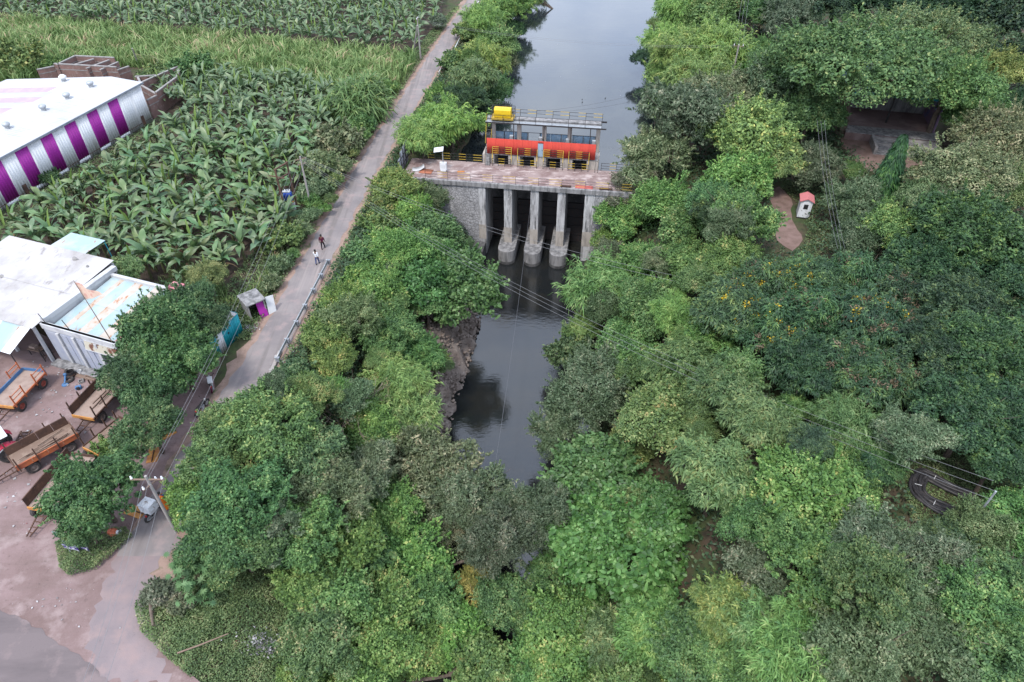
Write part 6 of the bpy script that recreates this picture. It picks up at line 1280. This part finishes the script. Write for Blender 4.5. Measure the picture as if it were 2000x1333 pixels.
yard('welded_trestle','dark welded steel frame standing against the shop wall','steel frame',100,705,[('post',MB().bar((-.4,0,0),(-.4,0,1.4),.07).bar((.4,0,0),(.4,0,1.4),.07),'steel'),('brace',MB().bar((-.4,0,.2),(.4,0,1.2),.06).bar((-.4,0,1.4),(.4,0,1.4),.06).bar((-.4,0,.6),(.4,.3,.6),.06),'rust')],.3)
yard('work_table','cluttered low work table beside the shed post','table',78,692,[('top',box(-.7,.7,-.35,.35,.62,.7),'wood'),('leg',MB().bar((-.6,-.3,0),(-.6,-.3,.62),.06).bar((.6,-.3,0),(.6,-.3,.62),.06).bar((-.6,.3,0),(-.6,.3,.62),.06).bar((.6,.3,0),(.6,.3,.62),.06),'steel'),('crate',box(-.5,.1,-.2,.2,.7,.95),'sand')],-.3)
yard('plastic_chair','dark plastic chair beside the work table','chair',92,690,[('seat',box(-.25,.25,-.25,.25,.42,.47),'black'),('backrest',box(-.25,.25,.22,.27,.47,.95),'black'),('leg',MB().bar((-.22,-.22,0),(-.22,-.22,.42),.05).bar((.22,-.22,0),(.22,-.22,.42),.05).bar((-.22,.22,0),(-.22,.22,.42),.05).bar((.22,.22,0),(.22,.22,.42),.05),'black')],.4)
yard('white_bucket','small white bucket near the shop plinth','bucket',158,730,[('pail',MB().lathe([(.14,0),(.18,.32),(.16,.32),(.13,.03),(0,.03)],n=14),'offwhite')])
for k,(u,v,l) in enumerate(((325,850,'orange rusty plate leaning under the trees by the lane'),(300,890,'rusty plate flat on the lane edge'),(265,1000,'orange rusty sheet at the foot of the yard trees'))): yard('scrap_plate',l,'plate',u,v,[('plate',box(-.7,.7,-.4,.4,0,.05),'orangey'),('rib',box(-.7,.7,-.03,.03,.05,.12),'rust')],.8+k)
yard('tree_log','dead brown log lying on the creeper slope','log',304,1203,[('log',MB().tube([(-.4,.9,.9),(0,0,.8),(.5,-1.0,.75)],[.05,.12,.06],8),'bark')])
yard('bamboo_pole','fallen bamboo pole across the creeper slope','pole',398,1272,[('pole',MB().tube([(-1.2,-.4,.6),(0,0,.75),(1.5,.6,.9)],[.05,.05,.03],7),'wood')])
def sign(u,v,label,m,wd,h,z,tilt,strokes):
    t=thing('road_sign',label,'sign',P(u,v),R(-12)); o=bevel(box(-wd/2,wd/2,-.02,.02,z,z+h).build('board',M[m],t),.01)
    for x in (-wd*.35,wd*.35): MB().tube([(x,.06,0),(x,.06,z+h)],.04,8).build('post',M['galv'],t)
    MB().box(-wd/2,wd/2,-.026,-.021,z+h-.05,z+h-.01).box(-wd/2,wd/2,-.026,-.021,z+.01,z+.05).build('border',M['offwhite'],o)
    for x,y,a,b in strokes: box(x,x+a,-.027,-.022,z+y,z+y+b).build('lettering',M['offwhite'],o)
sign(147,1075,'green road sign with white lettering half buried in the yard-side bushes','signgreen',1.6,.62,1.3,0,[(-.6,.14,.3,.16),(-.2,.2,.1,.1),(-.05,.2,.1,.1),(.1,.2,.1,.1),(.26,.2,.12,.1),(.45,.2,.12,.1),(-.1,.4,.5,.08),(-.6,.42,.3,.06)])
sign(150,1085,'purple sign board under the green road sign','signpurple',1.1,.4,.75,0,[(-.3,.12,.25,.12),(.1,.12,.2,.12)]); sign(172,1082,'small purple and white board in the bushes beside the green sign','signpurple',.6,.4,.35,0,[(.12,.05,.12,.3)])
ba=thing('red_bag','orange-red and white bag caught in the bushes above the lane','bag',P(220,1040,.5),0)
bm=bmesh.new(); bmesh.ops.create_uvsphere(bm,u_segments=12,v_segments=8,radius=.28)
for v in bm.verts: v.co.x*=1.3; v.co+=Vector(rr.normal(size=3))*.02
me=bpy.data.meshes.new('sack'); bm.to_mesh(me); bm.free(); me.materials.append(mat('orange_red_plastic',(.52,.14,.07),.6)); link('sack',me,ba); MB().lathe([(.0,.3),(.16,.3),(.12,.45),(.2,.5)],'x',n=10).build('mouth',M['offwhite'],ba)
fs=np.random.default_rng(88); n=70; Pt=np.stack([fs.uniform(-1,20,n),fs.uniform(86,135,n),np.full(n,WUP+.02)],1); Pt=Pt[zg(Pt[:,0],Pt[:,1])<-3]; V,F=cards(Pt,unit(fs.normal(size=Pt.shape)*.05+np.array([0,0,1])),.22*fs.random(len(Pt))**2+.06,.08,fs); tag(link('floating_scraps',npmesh('floating_scraps',V,F,M['litter'])),'tiny pale scraps floating on the wide water','litter',kind='stuff')
# birds on the cables over the water
for k,(u,v) in enumerate(((1137,195),(1137,201),(1182,193))):
    t=thing('bird',('upper small dark bird on the cable over the wide water','lower small dark bird on the cable over the wide water','small dark bird further right on the cable over the wide water')[k],'bird',P(u,v,4.0)); bb_=MB().lathe([(0,-.12),(.05,-.06),(.065,0),(.05,.06),(.035,.09),(.045,.12),(.03,.155),(0,.19)],'z',n=8).build('body',M['hair'],t,smooth=True); bb_.rotation_euler=(R(35),0,k); MB().add([(-.02,-.06,-.1),(.02,-.06,-.1),(.03,-.16,-.2),(-.03,-.16,-.2)],[(0,1,2,3)]).build('tail',M['hair'],t)
